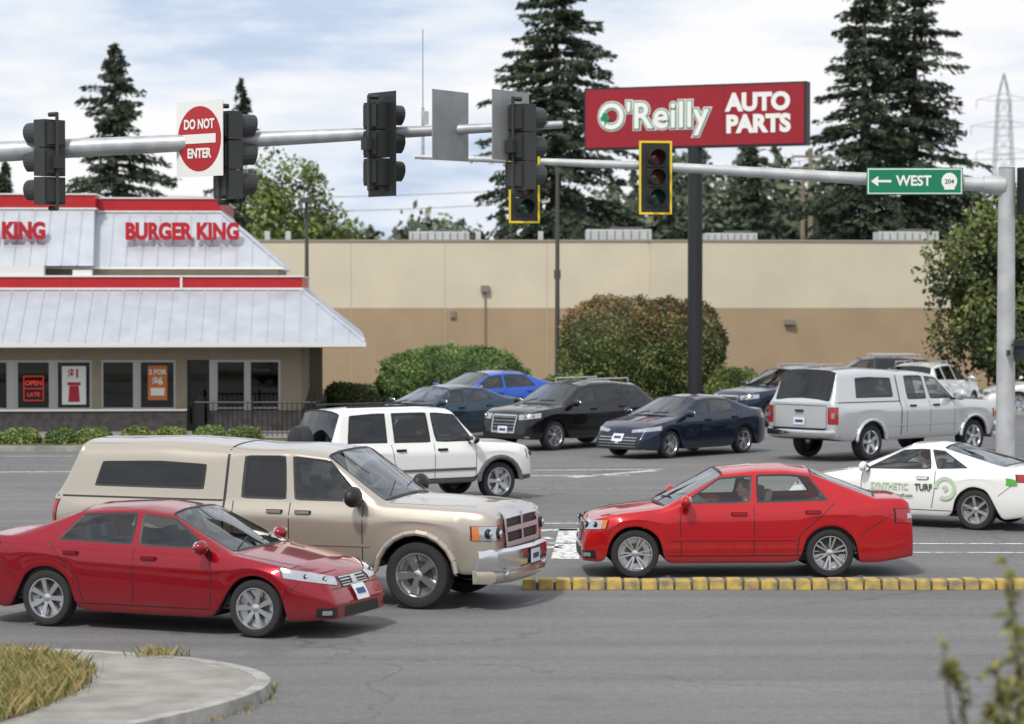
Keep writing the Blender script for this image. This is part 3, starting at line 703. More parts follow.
# ------------------------------------------------------------------ foliage
bark=M('bark',(.06,.045,.035),.95,var=.3,bump=.5,bscale=8,stretch=(1,1,.2))
def fol(n,c,v=.35,s=1.2): return M(n,c,.75,var=v,vscale=s)
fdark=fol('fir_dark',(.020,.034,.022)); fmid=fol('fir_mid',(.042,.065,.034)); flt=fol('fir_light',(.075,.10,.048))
def conifer(mb,x,y,H,Rb,nb=260,nl=34,t0=.1,ls=.26,lean=0,seed=0,shape=.85):
    rs=np.random.default_rng(seed)
    mb.tube((x,y,0),(x+lean,y,H*.97),.018*H+.1,.03,0,8)
    Cs=[];Ds=[];Ms=[]
    lob=rs.uniform(.68,1.18,(16,8))
    for i in range(nb):
        t=t0+(1-t0)*(i/nb); 
        t=min(.995,round(t*34)/34+rs.normal(0,.008)) if t<.85 else min(.995,t+rs.uniform(-.01,.01))
        a=rs.uniform(0,2*math.pi); ln=(Rb*max(0.002,1-t)**shape+.10)*rs.uniform(.45,1.14)*lob[int(t*15.9),int(a/6.2832*7.99)]
        if t<t0+.15: ln*=.55+3*(t-t0)
        z=t*H; up=.42*(t-.45)
        d=np.array([math.cos(a),math.sin(a),0]); end=np.array([0,0,(-.20+up)*ln])
        base=np.array([x+lean*t,y,z])
        if ln>.5: mb.tube(tuple(base),tuple(base+d*ln*.85+end*.75),.02+.010*ln,.008,0,3)
        k=max(8,int(nl*ln/Rb*1.3+8)); r=rs.uniform(.10,1.03,k)**.75
        side=np.array([-d[1],d[0],0])
        C=base+np.outer(r*ln,d)+np.outer(r**1.6,end)+np.outer(rs.normal(0,.17,k)*ln*(1.12-r)+rs.normal(0,.06,k),side)
        C[:,2]+=-np.abs(rs.normal(0,.13,k))+.03
        D=np.tile(d*.7+np.array([0,0,-.40]),(k,1))+np.outer(rs.normal(0,.6,k),side)
        Cs.append(C);Ds.append(D)
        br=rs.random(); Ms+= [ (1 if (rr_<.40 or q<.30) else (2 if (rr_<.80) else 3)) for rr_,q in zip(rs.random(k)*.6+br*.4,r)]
    C=np.concatenate(Cs);D=np.concatenate(Ds)
    mb.leaves(C,rng.uniform(.5,1.3,len(C))*ls,Ms,.34,D)
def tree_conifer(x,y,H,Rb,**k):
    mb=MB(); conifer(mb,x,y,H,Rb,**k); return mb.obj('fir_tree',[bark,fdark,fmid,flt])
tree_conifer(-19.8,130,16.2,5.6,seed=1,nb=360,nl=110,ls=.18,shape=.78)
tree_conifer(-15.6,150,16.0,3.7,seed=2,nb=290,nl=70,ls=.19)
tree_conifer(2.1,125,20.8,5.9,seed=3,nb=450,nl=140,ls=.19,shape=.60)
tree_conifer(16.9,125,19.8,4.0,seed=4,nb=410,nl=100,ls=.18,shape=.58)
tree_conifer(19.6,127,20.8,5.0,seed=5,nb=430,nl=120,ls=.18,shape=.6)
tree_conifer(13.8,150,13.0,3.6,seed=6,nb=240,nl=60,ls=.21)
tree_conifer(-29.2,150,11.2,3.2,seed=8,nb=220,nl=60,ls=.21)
def broad(name,x,y,H,rx,ry,rz,zc,mats,n=9000,ls=.14,seed=0,clumps=46,cr=.22):
    rs=np.random.default_rng(seed); mb=MB()
    mb.tube((x,y,0),(x,y,zc-rz*.5),.05*H*.5+.04,.04*H*.4,0,8)
    cc=[]
    while len(cc)<clumps:
        p=rs.uniform(-1,1,3); r=np.linalg.norm(p)
        if r<1 and r>.35: cc.append(p*rs.uniform(.8,1.05))
    cc=np.array(cc)*np.array([rx,ry,rz])+np.array([x,y,zc])
    for c in cc[:22]:
        b=Vector((x,y,zc-rz*.6)); c=Vector(c); mid=b.lerp(c,.5)+Vector((0,0,-.1*rz))
        mb.tube(b,mid,.06+.01*H*.5,.04,0,5); mb.tube(mid,c,.04,.012,0,4)
    per=n//clumps; Cs=[];Ms=[]
    for c in cc:
        q=rs.uniform(.6,1.3)
        P=rs.normal(0,1,(per,3)); P/= (np.linalg.norm(P,axis=1)[:,None]**.45+1e-6)
        P=P*np.array([rx,ry,rz])*cr*q; Cs.append(c+P)
        lt=rs.random()
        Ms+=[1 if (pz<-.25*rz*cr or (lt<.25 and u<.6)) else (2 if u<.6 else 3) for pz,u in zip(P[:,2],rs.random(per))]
    C=np.concatenate(Cs); mb.leaves(C,rng.uniform(.6,1.3,len(C))*ls,Ms,.6)
    return mb.obj(name,mats)
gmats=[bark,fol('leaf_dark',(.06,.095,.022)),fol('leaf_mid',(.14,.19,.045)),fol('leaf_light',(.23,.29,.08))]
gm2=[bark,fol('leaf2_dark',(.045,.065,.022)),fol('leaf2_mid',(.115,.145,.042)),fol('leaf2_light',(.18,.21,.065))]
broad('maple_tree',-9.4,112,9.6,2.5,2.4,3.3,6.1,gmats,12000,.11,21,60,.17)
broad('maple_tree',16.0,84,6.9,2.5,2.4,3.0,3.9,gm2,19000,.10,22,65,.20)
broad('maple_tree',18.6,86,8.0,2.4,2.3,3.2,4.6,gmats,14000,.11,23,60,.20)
tl=MB(); rs=np.random.default_rng(5)
prof=[(-60,9),(-36,12),(-30,8),(-10,8),(-5,8.4),(0,9),(5,10.5),(8,12.5),(14,13.2),(20,12.5),(24,11),(34,9),(60,10)]
xx=-60
while xx<62:
    dense=3<xx<27
    h=interp(xx,prof)*rs.uniform(.75,1.05); y=rs.uniform(160,195)
    if rs.random()<.6: conifer(tl,xx,y,h*1.1,2.4+rs.uniform(0,1.4),80,30,.05,.34,seed=int(rs.integers(1e6)))
    else:
        k=1100; P=rs.normal(0,1,(k,3)); P/=np.linalg.norm(P,axis=1)[:,None]**.6
        C=P*np.array([2.0,2.0,h*.28])+np.array([xx,y,h*.62]); tl.tube((xx,y,0),(xx,y,h*.6),.2,.1,0,5)
        tl.leaves(C,rng.uniform(.2,.42,len(C)),[1 if p<0 else 2 if u<.7 else 3 for p,u in zip(P[:,2],rs.random(k))],.6)
    xx+=rs.uniform(.5,1.2) if dense else rs.uniform(.8,2.0)
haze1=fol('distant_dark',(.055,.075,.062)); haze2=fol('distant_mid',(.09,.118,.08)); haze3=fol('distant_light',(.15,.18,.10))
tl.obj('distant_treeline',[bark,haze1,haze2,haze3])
def bush(name,parts,mats,n=7000,ls=.07,pw=2.4,topm=None):
    mb=MB(); tot=sum(p[3]*p[5]+.3 for p in parts)
    for (x,y,z,rx,ry,rz) in parts:
        k=int(n*(rx*rz+.3)/tot)
        d=rng.normal(size=(k,3)); d/=np.linalg.norm(d,axis=1)[:,None]
        s=(np.abs(d)**pw).sum(1)**(-1/pw)
        az=np.arctan2(d[:,1],d[:,0]); lump=1+.03*np.sin(az*5+x)+.03*np.sin(d[:,2]*9+az*3)+.025*np.sin(d[:,0]*17+d[:,2]*21)+rng.normal(0,.025,k)
        r=(1-np.abs(rng.normal(0,.05,k)))*lump
        P=d*(s*r)[:,None]*np.array([rx,ry,rz]); keep=P[:,2]+z>.03; P=P[keep]
        nz=np.sin(P[:,0]*5+z)*.5+np.cos(P[:,2]*7+P[:,0]*2.7)*.5+rng.normal(0,.8,len(P))
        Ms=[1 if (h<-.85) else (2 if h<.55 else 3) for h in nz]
        if topm is not None: Ms=[topm if (p>.25*rz and rng.random()<.30+.3*(p>.6*rz)) else m for p,m in zip(P[:,2],Ms)]
        mb.leaves(P+np.array([x,y,z]),rng.uniform(.6,1.3,len(P))*ls,Ms,.65)
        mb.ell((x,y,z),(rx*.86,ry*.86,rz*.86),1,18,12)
    return mb.obj(name,mats)
redl=fol('leaf_red_tips',(.24,.14,.06))
bush('large_round_bush',[(3.35,85,1.85,1.78,1.5,1.72),(5.28,85.3,1.78,1.74,1.5,1.72),(4.3,85.1,1.5,2.0,1.5,1.62)],gm2+[redl],44000,.05,2.6,4)
gm3=[bark,fol('leaf3_dark',(.05,.09,.024)),fol('leaf3_mid',(.11,.18,.045)),fol('leaf3_light',(.18,.26,.075))]
bush('hedge',[(-1.8,81,.95,2.3,1.2,1.10),(-3.3,80.6,.70,.9,1,.75)],gm3,26000,.045,2.5)
bush('shrub',[(-4.7,79,.35,.7,.6,.6),(-5.3,80,.4,.5,.5,.55)],gm2,6000,.045)
bush('shrub',[(1.7,79.8,.6,.9,.8,.6)],gmats,5000,.045)
bush('shrub',[(7.2,84,.5,.9,.7,.8),(8.4,85,.3,.7,.6,.5)],gmats,7000,.045)
bush('shrub',[(10.8,86,.3,1.2,.6,.5),(13,86,.3,1.0,.6,.6)],gm2,6000,.05)
x=-13.5
while x<-5.9:
    w=random.uniform(.34,.5)
    bush('low_shrub',[(x,62.6+random.uniform(-.1,.1),.18,w,.4,random.uniform(.26,.36))],gm3 if random.random()<.4 else gmats,2600,.032)
    x+=w*2.0+random.uniform(-.0,.12)
# foreground cedar, rooted below the frame
cs=MB(); 
for k in range(46):
    x0=2.25+random.uniform(-.12,.75); y0=11.2+random.uniform(-.35,.35)
    e0=max(0,min(1,(x0-2.05)/.45))
    top=(x0+random.uniform(-.34,.08),y0+random.uniform(-.2,.2),random.uniform(1.98,2.12+.30*e0))
    if k==0: x0=2.28; top=(2.20,11.2,2.64)
    if k==1: x0=2.34; top=(2.26,11.3,2.52)
    if k==2: x0=2.1; top=(1.86,11.1,2.30)
    wig=random.uniform(-.08,.08)
    f=lambda t: Vector((x0,y0,0)).lerp(Vector(top),t)+Vector((math.sin(t*3+k)*.05+wig*t*t-.05*max(0,t-.8),0,-.25*max(0,t-.85)*(k>2)))
    cs.path([f(t) for t in (0,.3,.6,.8,.9,1)],[.022,.016,.011,.007,.005,.002],0,5)
    for _ in range(34):
        t=random.uniform(.45,1); p=f(t); a=random.random()*6.28; ln=random.uniform(.08,.26)*(1.25-t)
        e=Vector((math.cos(a)*ln,math.sin(a)*ln,-ln*.5)); cs.tube(p,p+e,.003,.001,0,3)
        n_=14; rr=np.random.rand(n_,1)
        C=np.array(p)[None]+rr*np.array(e)[None]+np.random.normal(0,.012,(n_,3)); D=np.tile(np.array(e.normalized()),(n_,1))
        cs.leaves(C,rng.uniform(.012,.028,n_),[random.choice([1,2,2,3,3]) for _ in range(n_)],.42,D)
cs.obj('foreground_cedar_shrub',[bark,fol('cedar_d',(.08,.09,.022)),fol('cedar_m',(.19,.20,.045)),fol('cedar_l',(.30,.28,.075))])

# ------------------------------------------------------------------ warehouse
cream=M('stucco_cream',(.62,.555,.44),.9,var=.05,vscale=.6,bump=.1,bscale=60)
tanw=M('stucco_tan',(.38,.28,.185),.9,var=.06,vscale=.6,bump=.1,bscale=60)
capm=M('metal_coping',(.30,.27,.22),.5); hvac=M('hvac_metal',(.55,.56,.57),.5,.2,var=.08); conduit=M('conduit',(.22,.2,.17),.6)
joint=M('wall_joint',(.46,.40,.31),.9)
wb=empty('warehouse_building',(0,0,0))
mb=MB()
def wall(x0,y0,x1,y1,z0,z1,m,t=.3,proud=0):
    a=Vector((x0,y0,0));b=Vector((x1,y1,0));d=(b-a);L_=d.length;ang=math.atan2(d.y,d.x)
    Mx=Matrix.Translation(a)@Matrix.Rotation(ang,4,'Z'); mb.box((L_/2,t/2-proud/2,(z0+z1)/2),(L_,t+proud,z1-z0),m,Mx)
wall(-34,97,5.15,97,0,3.13,1); wall(-34,97,5.15,97,3.13,5.6,0); wall(-34.1,97,5.2,97,5.6,5.68,2,.35,.04)
wall(5.15,96.8,19.5,98.6,0,3.13,1); wall(5.15,96.8,19.5,98.6,3.13,5.6,0); wall(5.1,96.8,19.6,98.6,5.6,5.68,2,.35,.04)
for px in (-6,-2.5,1.3): mb.box((px,96.996,2.8),(.02,.01,5.5),3)
mb.box((-7,111,5.0),(50,22,.2),2)
mb.obj('walls',[cream,tanw,capm,joint],wb)
mb=MB()
for x0,w,h in ((-2.8,2.3,.42),(4.1,2.5,.5),(8.4,2.0,.36),(15.2,2.3,.42)):
    mb.box((x0,100.5,5.68+h/2-.06),(w,1.6,h),0)
    for k in range(8): mb.box((x0-w/2+w*(k+.5)/8,99.68,5.68+h/2-.06),(.03,.03,h*.8),1)
    mb.box((x0+.3,100.4,5.68+h),(w*.5,1.1,.06),1)
for x0 in (-9.4,-8.6,-1.3,1.1): mb.box((x0,100,5.8),(.2,.2,.5),0)
mb.obj('rooftop_air_units',[hvac,M('hvac_dark',(.12,.12,.12),.6)],wb,bevel=.02)
mb=MB(); mb.box((-1.0,96.9,3.85),(.32,.16,.24),0); mb.tube((-1.0,96.93,3.75),(-1.0,96.93,1.5),.03,.03,0,6); mb.box((10.4,97.35,2.6),(.4,.2,.18),0); mb.box((-2.2,96.95,2.9),(.2,.1,.25),0)
mb.obj('wall_lamps_and_conduit',[conduit],wb)

# ------------------------------------------------------------------ restaurant
ang=R(3.7); cx,cy=-3.78,66.8
rb=empty('fast_food_restaurant_building',(cx-(cx*math.cos(ang)-cy*math.sin(ang)),cy-(cx*math.sin(ang)+cy*math.cos(ang)),0),ang)
metal=M('standing_seam_metal',(.50,.53,.58),.36,.45,var=.07,vscale=2); redb=M('red_band',(.42,.012,.018),.4,var=.06); whiteb=M('white_trim',(.70,.70,.68),.5)
brick=M('dark_brick',(.055,.05,.05),.85,var=.3,vscale=6,bump=.4,bscale=25); stuc=M('restaurant_stucco',(.30,.25,.185),.9,var=.06)
frame=M('window_frame',(.42,.42,.41),.4,.4); soff=M('soffit',(.35,.33,.30),.8)
def frustum(mb,b,t,z0,z1,m,cap=None):
    v=[(b[0],b[2],z0),(b[1],b[2],z0),(b[1],b[3],z0),(b[0],b[3],z0),(t[0],t[2],z1),(t[1],t[2],z1),(t[1],t[3],z1),(t[0],t[3],z1)]
    mb.add(v,[(0,1,5,4),(1,2,6,5),(2,3,7,6),(3,0,4,7)],m); mb.add(v,[(4,5,6,7),(3,2,1,0)],m if cap is None else cap)
def seams(mb,b,t,z0,z1,m,sp=.42,right=True):
    n=int((b[1]-b[0])/sp)
    for k in range(n+1):
        x=b[1]-k*sp; hipx=t[1]
        f=(b[1]-x)/(b[1]-hipx) if x>hipx else 1
        if f<.03: continue
        mb.tube(Vector((x,b[2]-.005,z0+.012)),Vector((x,b[2]+(t[2]-b[2])*f-.005,z0+(z1-z0)*f+.012)),.018,.018,m,4)
    if right:
        y=b[2]+.2
        while y<b[3]:
            f=1
            if y<t[2]: f=(y-b[2])/(t[2]-b[2])
            elif y>t[3]: f=(b[3]-y)/(b[3]-t[3])
            mb.tube((b[1]+.005,y,z0+.012),(b[1]+(t[1]-b[1])*f+.005,y,z0+(z1-z0)*f+.012),.016,.016,m,4); y+=sp
        mb.tube((b[1],b[2],z0+.02),(t[1],t[2],z1+.02),.035,.035,m,6)
mb=MB()
B1=(-28,-3.78,66.8,84.5);T1=(-26,-5.44,69,82.3)
frustum(mb,B1,T1,2.46,3.8,0); seams(mb,B1,T1,2.46,3.8,0)
mb.box(((B1[0]+B1[1])/2,(B1[2]+B1[3])/2,2.40),(B1[1]-B1[0]+.06,B1[3]-B1[2]+.06,.12),2)
mb.box(((B1[0]+B1[1])/2,(B1[2]+B1[3])/2,2.33),(B1[1]-B1[0]-.1,B1[3]-B1[2]-.1,.02),3)
mb.box(((T1[0]+T1[1])/2,(T1[2]+T1[3])/2,3.83),(T1[1]-T1[0]+.10,T1[3]-T1[2]+.10,.06),2)
mb.box(((T1[0]+T1[1])/2,(T1[2]+T1[3])/2,4.00),(T1[1]-T1[0]+.04,T1[3]-T1[2]+.04,.28),1)
mb.box(((T1[0]+T1[1])/2,(T1[2]+T1[3])/2,4.165),(T1[1]-T1[0]+.12,T1[3]-T1[2]+.12,.045),2)
mb.box((-8.6,68.97,4.0),(.06,.06,.34),2)
B2=(-26,-5.95,70,81.5);T2=(-24,-7.7,71.5,80)
mb.box(((B2[0]+B2[1])/2,(B2[2]+B2[3])/2,4.28),(B2[1]-B2[0]-.3,B2[3]-B2[2]-.3,.26),4)
frustum(mb,B2,T2,4.42,5.92,0); seams(mb,B2,T2,4.42,5.92,0)
mb.box(((B2[0]+B2[1])/2,(B2[2]+B2[3])/2,4.39),(B2[1]-B2[0]+.05,B2[3]-B2[2]+.05,.06),2)
mb.box(((T2[0]+T2[1])/2,(T2[2]+T2[3])/2,5.94),(T2[1]-T2[0]+.10,T2[3]-T2[2]+.10,.05),2)
mb.box(((T2[0]+T2[1])/2,(T2[2]+T2[3])/2,6.13),(T2[1]-T2[0]+.04,T2[3]-T2[2]+.04,.32),1)
mb.box(((T2[0]+T2[1])/2,(T2[2]+T2[3])/2,6.31),(T2[1]-T2[0]+.12,T2[3]-T2[2]+.12,.04),2)
B3=(-26,-10.95,69.4,75);T3=(-26,-11.05,70.9,75)
frustum(mb,B3,T3,4.44,5.98,0); seams(mb,B3,T3,4.44,5.98,0,right=False)
mb.box(((T3[0]+T3[1])/2,(T3[2]+T3[3])/2,6.0),(T3[1]-T3[0]+.10,T3[3]-T3[2]+.10,.05),2)
mb.box(((T3[0]+T3[1])/2,(T3[2]+T3[3])/2,6.2),(T3[1]-T3[0]+.05,T3[3]-T3[2]+.05,.34),1)
mb.box(((T3[0]+T3[1])/2,(T3[2]+T3[3])/2,6.39),(T3[1]-T3[0]+.12,T3[3]-T3[2]+.12,.04),2)
mb.box((-12.8,69.2,4.3),(1.2,.4,.28),2); mb.box((-11.2,69.2,4.25),(.5,.3,.16),2)
mb.obj('roof',[metal,redb,whiteb,soff,stuc],rb)
mb=MB(); Y0=68.0
wins=[(-14.9,-14.0),(-13.9,-13.0),(-12.83,-11.91),(-11.80,-10.86),(-10.63,-9.74),(-9.66,-8.69),(-7.67,-6.86),(-6.81,-5.97)]; door=(-8.40,-7.82)
zs,zt=.66,1.98
mb.box(((-28-5.42)/2,Y0+.12,(zt+2.34)/2),(28-5.42,.24,2.34-zt),0)
edges=[-28]+[v for w in sorted(wins+[door]) for v in w]+[-5.42]
for k in range(0,len(edges),2):
    a,b_=edges[k],edges[k+1]
    if b_-a<.2: mb.box(((a+b_)/2,Y0+.12,(zs+zt)/2),(b_-a,.2,zt-zs),3)
    else: mb.box(((a+b_)/2,Y0+.12,(zs+zt)/2),(b_-a,.24,zt-zs),0)
mb.box(((-28+door[0])/2,Y0+.10,zs/2),(28+door[0],.30,zs),1); mb.box(((door[1]-5.40)/2,Y0+.10,zs/2),(-5.40-door[1],.30,zs),1)
mb.box(((-28+door[0])/2,Y0+.06,zs+.02),(28+door[0],.30,.05),2)
mb.box((-5.52,Y0+7.7,1.17),(.22,14.9,2.34),0); mb.box((-5.50,Y0+7.7,.33),(.24,14.9,.66),1); mb.box((-16,Y0+15,1.17),(22,.2,2.34),0)
for (a,b_) in wins+[door]:
    z0=zs if (a,b_)!=door else .05
    for xx in (a+.03,b_-.03): mb.box((xx,Y0+.10,(z0+zt)/2),(.06,.12,zt-z0),3 if (a,b_)!=door else 4)
    for zz in (z0+.06,zt-.03): mb.box(((a+b_)/2,Y0+.10,zz),(b_-a-.12,.12,.06 if zz>1 else .04),3 if (a,b_)!=door else 4)
mb.obj('walls',[stuc,brick,whiteb,frame,black],rb)
mb=MB()
for (a,b_) in wins+[door]: mb.add([(a,Y0+.13,.1),(b_,Y0+.13,.1),(b_,Y0+.13,zt),(a,Y0+.13,zt)],[(0,1,2,3)],0)
mb.obj('window_panes',[glassmat('shop_glass',(.30,.32,.33),.06)],rb)
mb=MB(); mb.box((-16,Y0+4,.9),(21,.1,1.8),0); mb.box((-16,Y0+2.2,.14),(21,4,.02),0)
for k in range(9): mb.box((-14.6+k*1.05,Y0+1.2,.75),(.55,.6,.05),1); mb.tube((-14.6+k*1.05,Y0+1.2,.15),(-14.6+k*1.05,Y0+1.2,.75),.04,.04,1,6); mb.box((-14.15+k*1.05,Y0+1.2,.6),(.1,.6,.8),2)
mb.obj('dining_room_interior',[M('interior_wall',(.10,.075,.055),.9,var=.3),M('table_top',(.2,.12,.06),.5),M('booth',(.14,.04,.03),.6)],rb)
redt=M('red_letters',(.42,.008,.018),.4); neon=M('neon_red',(.9,.05,.03),.5,emis=.35); wht=M('white_sign',(.80,.80,.78),.5); org=M('poster_orange',(.60,.17,.03),.5)
for xx,yy in ((-8.66,70.50),(-13.78,69.93)):
    text(rb,'BURGER KING',.60,(xx,yy,5.36),(R(90),0,0),redt,.08,.032,sx=.78,name='roof_lettering',space=1.02)
mb=MB()
for xx,yy in ((-8.66,70.50),(-13.78,69.93)):
    for k in range(6): mb.tube((xx-1.3+k*.52,yy+.03,5.2),(xx-1.3+k*.52,yy+.5,5.18),.02,.02,0,5)
mb.obj('letter_brackets',[frame],rb)
mb=MB()
mb.box((-11.33,Y0+.11,1.32),(.62,.01,1.0),0); mb.box((-11.33,Y0+.10,1.10),(.3,.01,.42),1,None,.8); mb.box((-11.33,Y0+.10,1.36),(.34,.01,.08),1)
mb.box((-9.17,Y0+.11,1.38),(.50,.01,.9),2); mb.box((-9.17,Y0+.10,1.15),(.36,.01,.2),0)
mb.obj('window_posters',[wht,redt,org],rb)
text(rb,'$1',.30,(-11.33,Y0+.10,1.62),(R(90),0,0),redt,.004,.01); text(rb,'2 FOR',.17,(-9.17,Y0+.10,1.66),(R(90),0,0),wht,.004,.008); text(rb,'$6',.26,(-9.17,Y0+.10,1.42),(R(90),0,0),wht,.004,.01)
text(rb,'OPEN',.17,(-12.37,Y0+.09,1.38),(R(90),0,0),neon,.006,.002,name='neon_sign'); text(rb,'LATE',.15,(-12.37,Y0+.09,1.08),(R(90),0,0),neon,.006,.001,name='neon_sign')
mb=MB()
for z in (.93,1.24,1.56): mb.tube((-12.62,Y0+.09,z),(-12.12,Y0+.09,z),.010,.010,0,5)
for x_ in (-12.62,-12.12): mb.tube((x_,Y0+.09,.93),(x_,Y0+.09,1.56),.010,.010,0,5)
mb.obj('neon_sign_frame',[neon],rb)
mb=MB()
def fence(x0,y0,x1,y1):
    n=int(math.hypot(x1-x0,y1-y0)/.12)
    for k in range(n+1):
        t=k/n; x=x0+(x1-x0)*t; y=y0+(y1-y0)*t; r=.012 if k%12 else .03
        mb.tube((x,y,.12),(x,y,1.02 if k%12 else 1.1),r,r,0,5)
    for z in (.22,.98): mb.tube((x0,y0,z),(x1,y1,z),.022,.022,0,5)
fence(-8.0,65.2,-4.9,65.2); fence(-4.9,65.2,-4.9,68.5); fence(-8.0,65.2,-8.0,67.5)
mb.obj('black_metal_fence',[black])

# ------------------------------------------------------------------ big store sign
sg=empty('store_pole_sign',(5.63,80,0),R(-24))
sredm=M('sign_red',(.29,.005,.016),.55,var=.04); sgreen=M('sign_green',(.01,.22,.10),.4); darkpole=M('pole_black',(.014,.016,.018),.5)
mb=MB(); mb.tube((0,0,0),(0,0,8.2),.23,.23,0,20); mb.tube((0,0,0),(0,0,.25),.4,.4,0,16); mb.box((0,0,9.12),(7.22,.40,1.92),0); mb.box((0,-.212,9.12),(7.10,.02,1.80),1); mb.box((0,.212,9.12),(7.10,.02,1.80),1)
mb.box((1.0,-.2245,9.12),(.012,.004,1.76),0)
mb.obj('pole_and_cabinet',[darkpole,sredm],sg,bevel=.01)
for k,(mt,off,yy) in enumerate(((wht,.085,-.232),(sgreen,.055,-.246),(wht,.022,-.26))):
    text(sg,"O'Reilly",1.12,(-1.30,yy,9.14),(R(90),0,R(0)),mt,.006,off,sx=.95,space=1.06)
text(sg,'AUTO',.72,(2.10,-.235,9.48),(R(90),0,0),wht,.006,.038,sx=1.0); text(sg,'PARTS',.72,(2.10,-.235,8.82),(R(90),0,0),wht,.006,.038,sx=1.0)
mb=MB(); mb.ell((-2.88,-.275,9.22),(.10,.01,.09),0); mb.ell((-2.96,-.275,9.12),(.08,.01,.08),0); mb.ell((-2.80,-.275,9.12),(.08,.01,.08),0); mb.box((-2.88,-.275,9.0),(.04,.01,.2),0); mb.obj('shamrock',[sgreen],sg)

# ------------------------------------------------------------------ signals
sigh=M('signal_housing',(.02,.022,.022),.45); yb=M('yellow_border',(.80,.58,.02),.5)
sigg=M('signal_grey',(.035,.038,.038),.5,var=.1)
def signal(parent,loc,rz,plate=True,border=False,k=1.0,m0=None):
    mb=MB()
    for i in range(3):
        z=(1-i)*.36
        mb.box((0,.10,z),(.345,.20,.345),0); mb.box((0,.215,z),(.28,.03,.28),0)
        T=Matrix.Translation((0,0,z))@Matrix.Rotation(R(90),4,'X')
        mb.lathe([(.14,.0),(.13,.015),(.0,.045)],1+i,20,T)
        v=[];n=16
        for q in range(n+1):
            a=R(-50+280*q/n)
            ln=.26-.06*(1-math.sin(a))*.5
            v+= [(math.cos(a)*.155,0,z+math.sin(a)*.155),(math.cos(a)*.15,-ln,z+math.sin(a)*.15)]
        mb.add(v,[(2*q,2*q+2,2*q+3,2*q+1) for q in range(n)],0)
    if plate:
        w,h=.345,1.065; W,H=.61,1.34
        for c,s_ in (((-(w+W)/4,0,0),((W-w)/2,.012,H)),(((w+W)/4,0,0),((W-w)/2,.012,H)),((0,0,(h+H)/4),(w,.012,(H-h)/2)),((0,0,-(h+H)/4),(w,.012,(H-h)/2))): mb.box((c[0],.03,c[2]),s_,0)
        if border:
            for c,s_ in (((-(W/2-.02),.018,0),(.04,.006,H)),(((W/2-.02),.018,0),(.04,.006,H)),((0,.018,(H/2-.02)),(W-.08,.006,.04)),((0,.018,-(H/2-.02)),(W-.08,.006,.04))): mb.box(c,s_,4)
    mb.tube((0,.24,-.6),(0,.24,.62),.022,.022,5,8); mb.tube((0,.24,-.58),(0,.1,-.58),.03,.03,5,8); mb.tube((0,.24,.6),(0,.1,.6),.03,.03,5,8); mb.box((0,.27,.0),(.12,.1,.16),5)
    o=mb.obj('traffic_signal_head',[m0 or sigh,M('lens_r',(.10,.008,.006),.15,coat=1),M('lens_y',(.10,.045,.004),.15,coat=1),M('lens_g',(.006,.05,.035),.15,coat=1),yb,sigg],parent,loc,(0,0,rz)); o.scale=(k,k,k); return o
ma=empty('traffic_signal_mast')
mb=MB()
Pn=lambda x: (x,37,interp(x,[(-12,5.55),(-7.3,5.76),(.7,6.15)]))
mb.path([Pn(-12),Pn(-8),Pn(-4),Pn(-1),Pn(.7)],[.17,.152,.115,.075,.055],0,16); mb.tube((-12,37,0),(-12,37,6.1),.22,.16,0,18); mb.tube((-12,37,0),(-12,37,.06),.35,.35,0,12)
mb.ell(Pn(.7),(.03,.056,.056),0)
for xx in (-6.61,-3.91,-1.81,.18,-4.4,-.87,-.04): p=Vector(Pn(xx)); r=interp(xx,[(-8,.155),(-4,.118),(.7,.058)]); mb.tube(p-Vector((.04,0,0)),p+Vector((.04,0,0)),r+.008,r+.008,0,16)
mb.obj('pole_and_arm',[steel,sigg],ma,smooth=40)
signal(ma,(-6.61,36.80,5.60),R(232),False,False,1.12,sigg); signal(ma,(-3.91,36.80,5.70),R(128),False,False,1.15,sigg)
signal(ma,(-1.81,36.85,5.86),R(128),True,False,1.10); signal(ma,(.20,36.85,5.82),R(136),False,False,1.12,sigg)
signback=M('aluminium_sign_back',(.34,.35,.35),.5,.3,var=.1)
for xx in (-.87,-.02):
    mb=MB(); mb.box((0,0,0),(.92,.012,.98),0); mb.box((0,.02,0),(.06,.03,.9),1); o=mb.obj('traffic_sign',[signback,steel],None,(xx,36.8,6.12),(0,0,R(58 if xx<-.5 else 56)))
dn=empty('do_not_enter_sign',(-4.4,36.70,5.93),R(-42))
mb=MB(); mb.box((0,0,0),(.98,.012,1.06),0); T=Matrix.Translation((0,-.008,0))@Matrix.Rotation(R(90),4,'X'); mb.lathe([(0,0),(.46,0),(.46,-.004)],1,40,T); mb.box((0,-.012,0),(.70,.004,.13),0)
mb.box((0,.05,0),(.06,.08,.8),2)
mb.obj('panel',[wht,M('sign_face_red',(.42,.02,.025),.45),steel],dn)
text(dn,'DO NOT',.185,(0,-.014,.20),(R(90),0,0),wht,.001,.007,sx=.86); text(dn,'ENTER',.185,(0,-.014,-.21),(R(90),0,0),wht,.001,.007,sx=.9)
mb2=empty('traffic_signal_mast'); mb=MB()
mb.tube((9.5,50,0),(9.5,50,6.15),.19,.155,0,20); mb.tube((9.5,50,0),(9.5,50,.05),.32,.32,0,14); mb.tube((9.5,50,6.15),(9.5,50,6.2),.17,.1,0,16)
Pf=lambda x:(x,50,interp(x,[(-1.87,6.36),(2.7,6.18),(6.5,5.95),(9.5,5.80)]))
mb.path([Pf(9.5),Pf(6.5),Pf(2.7),Pf(0),Pf(-1.87)],[.14,.115,.085,.062,.045],0,14); mb.tube(Vector(Pf(9.05)),Vector(Pf(9.45)),.17,.2,0,14)
mb.box((9.5,49.8,2.6),(.05,.3,.1),1)
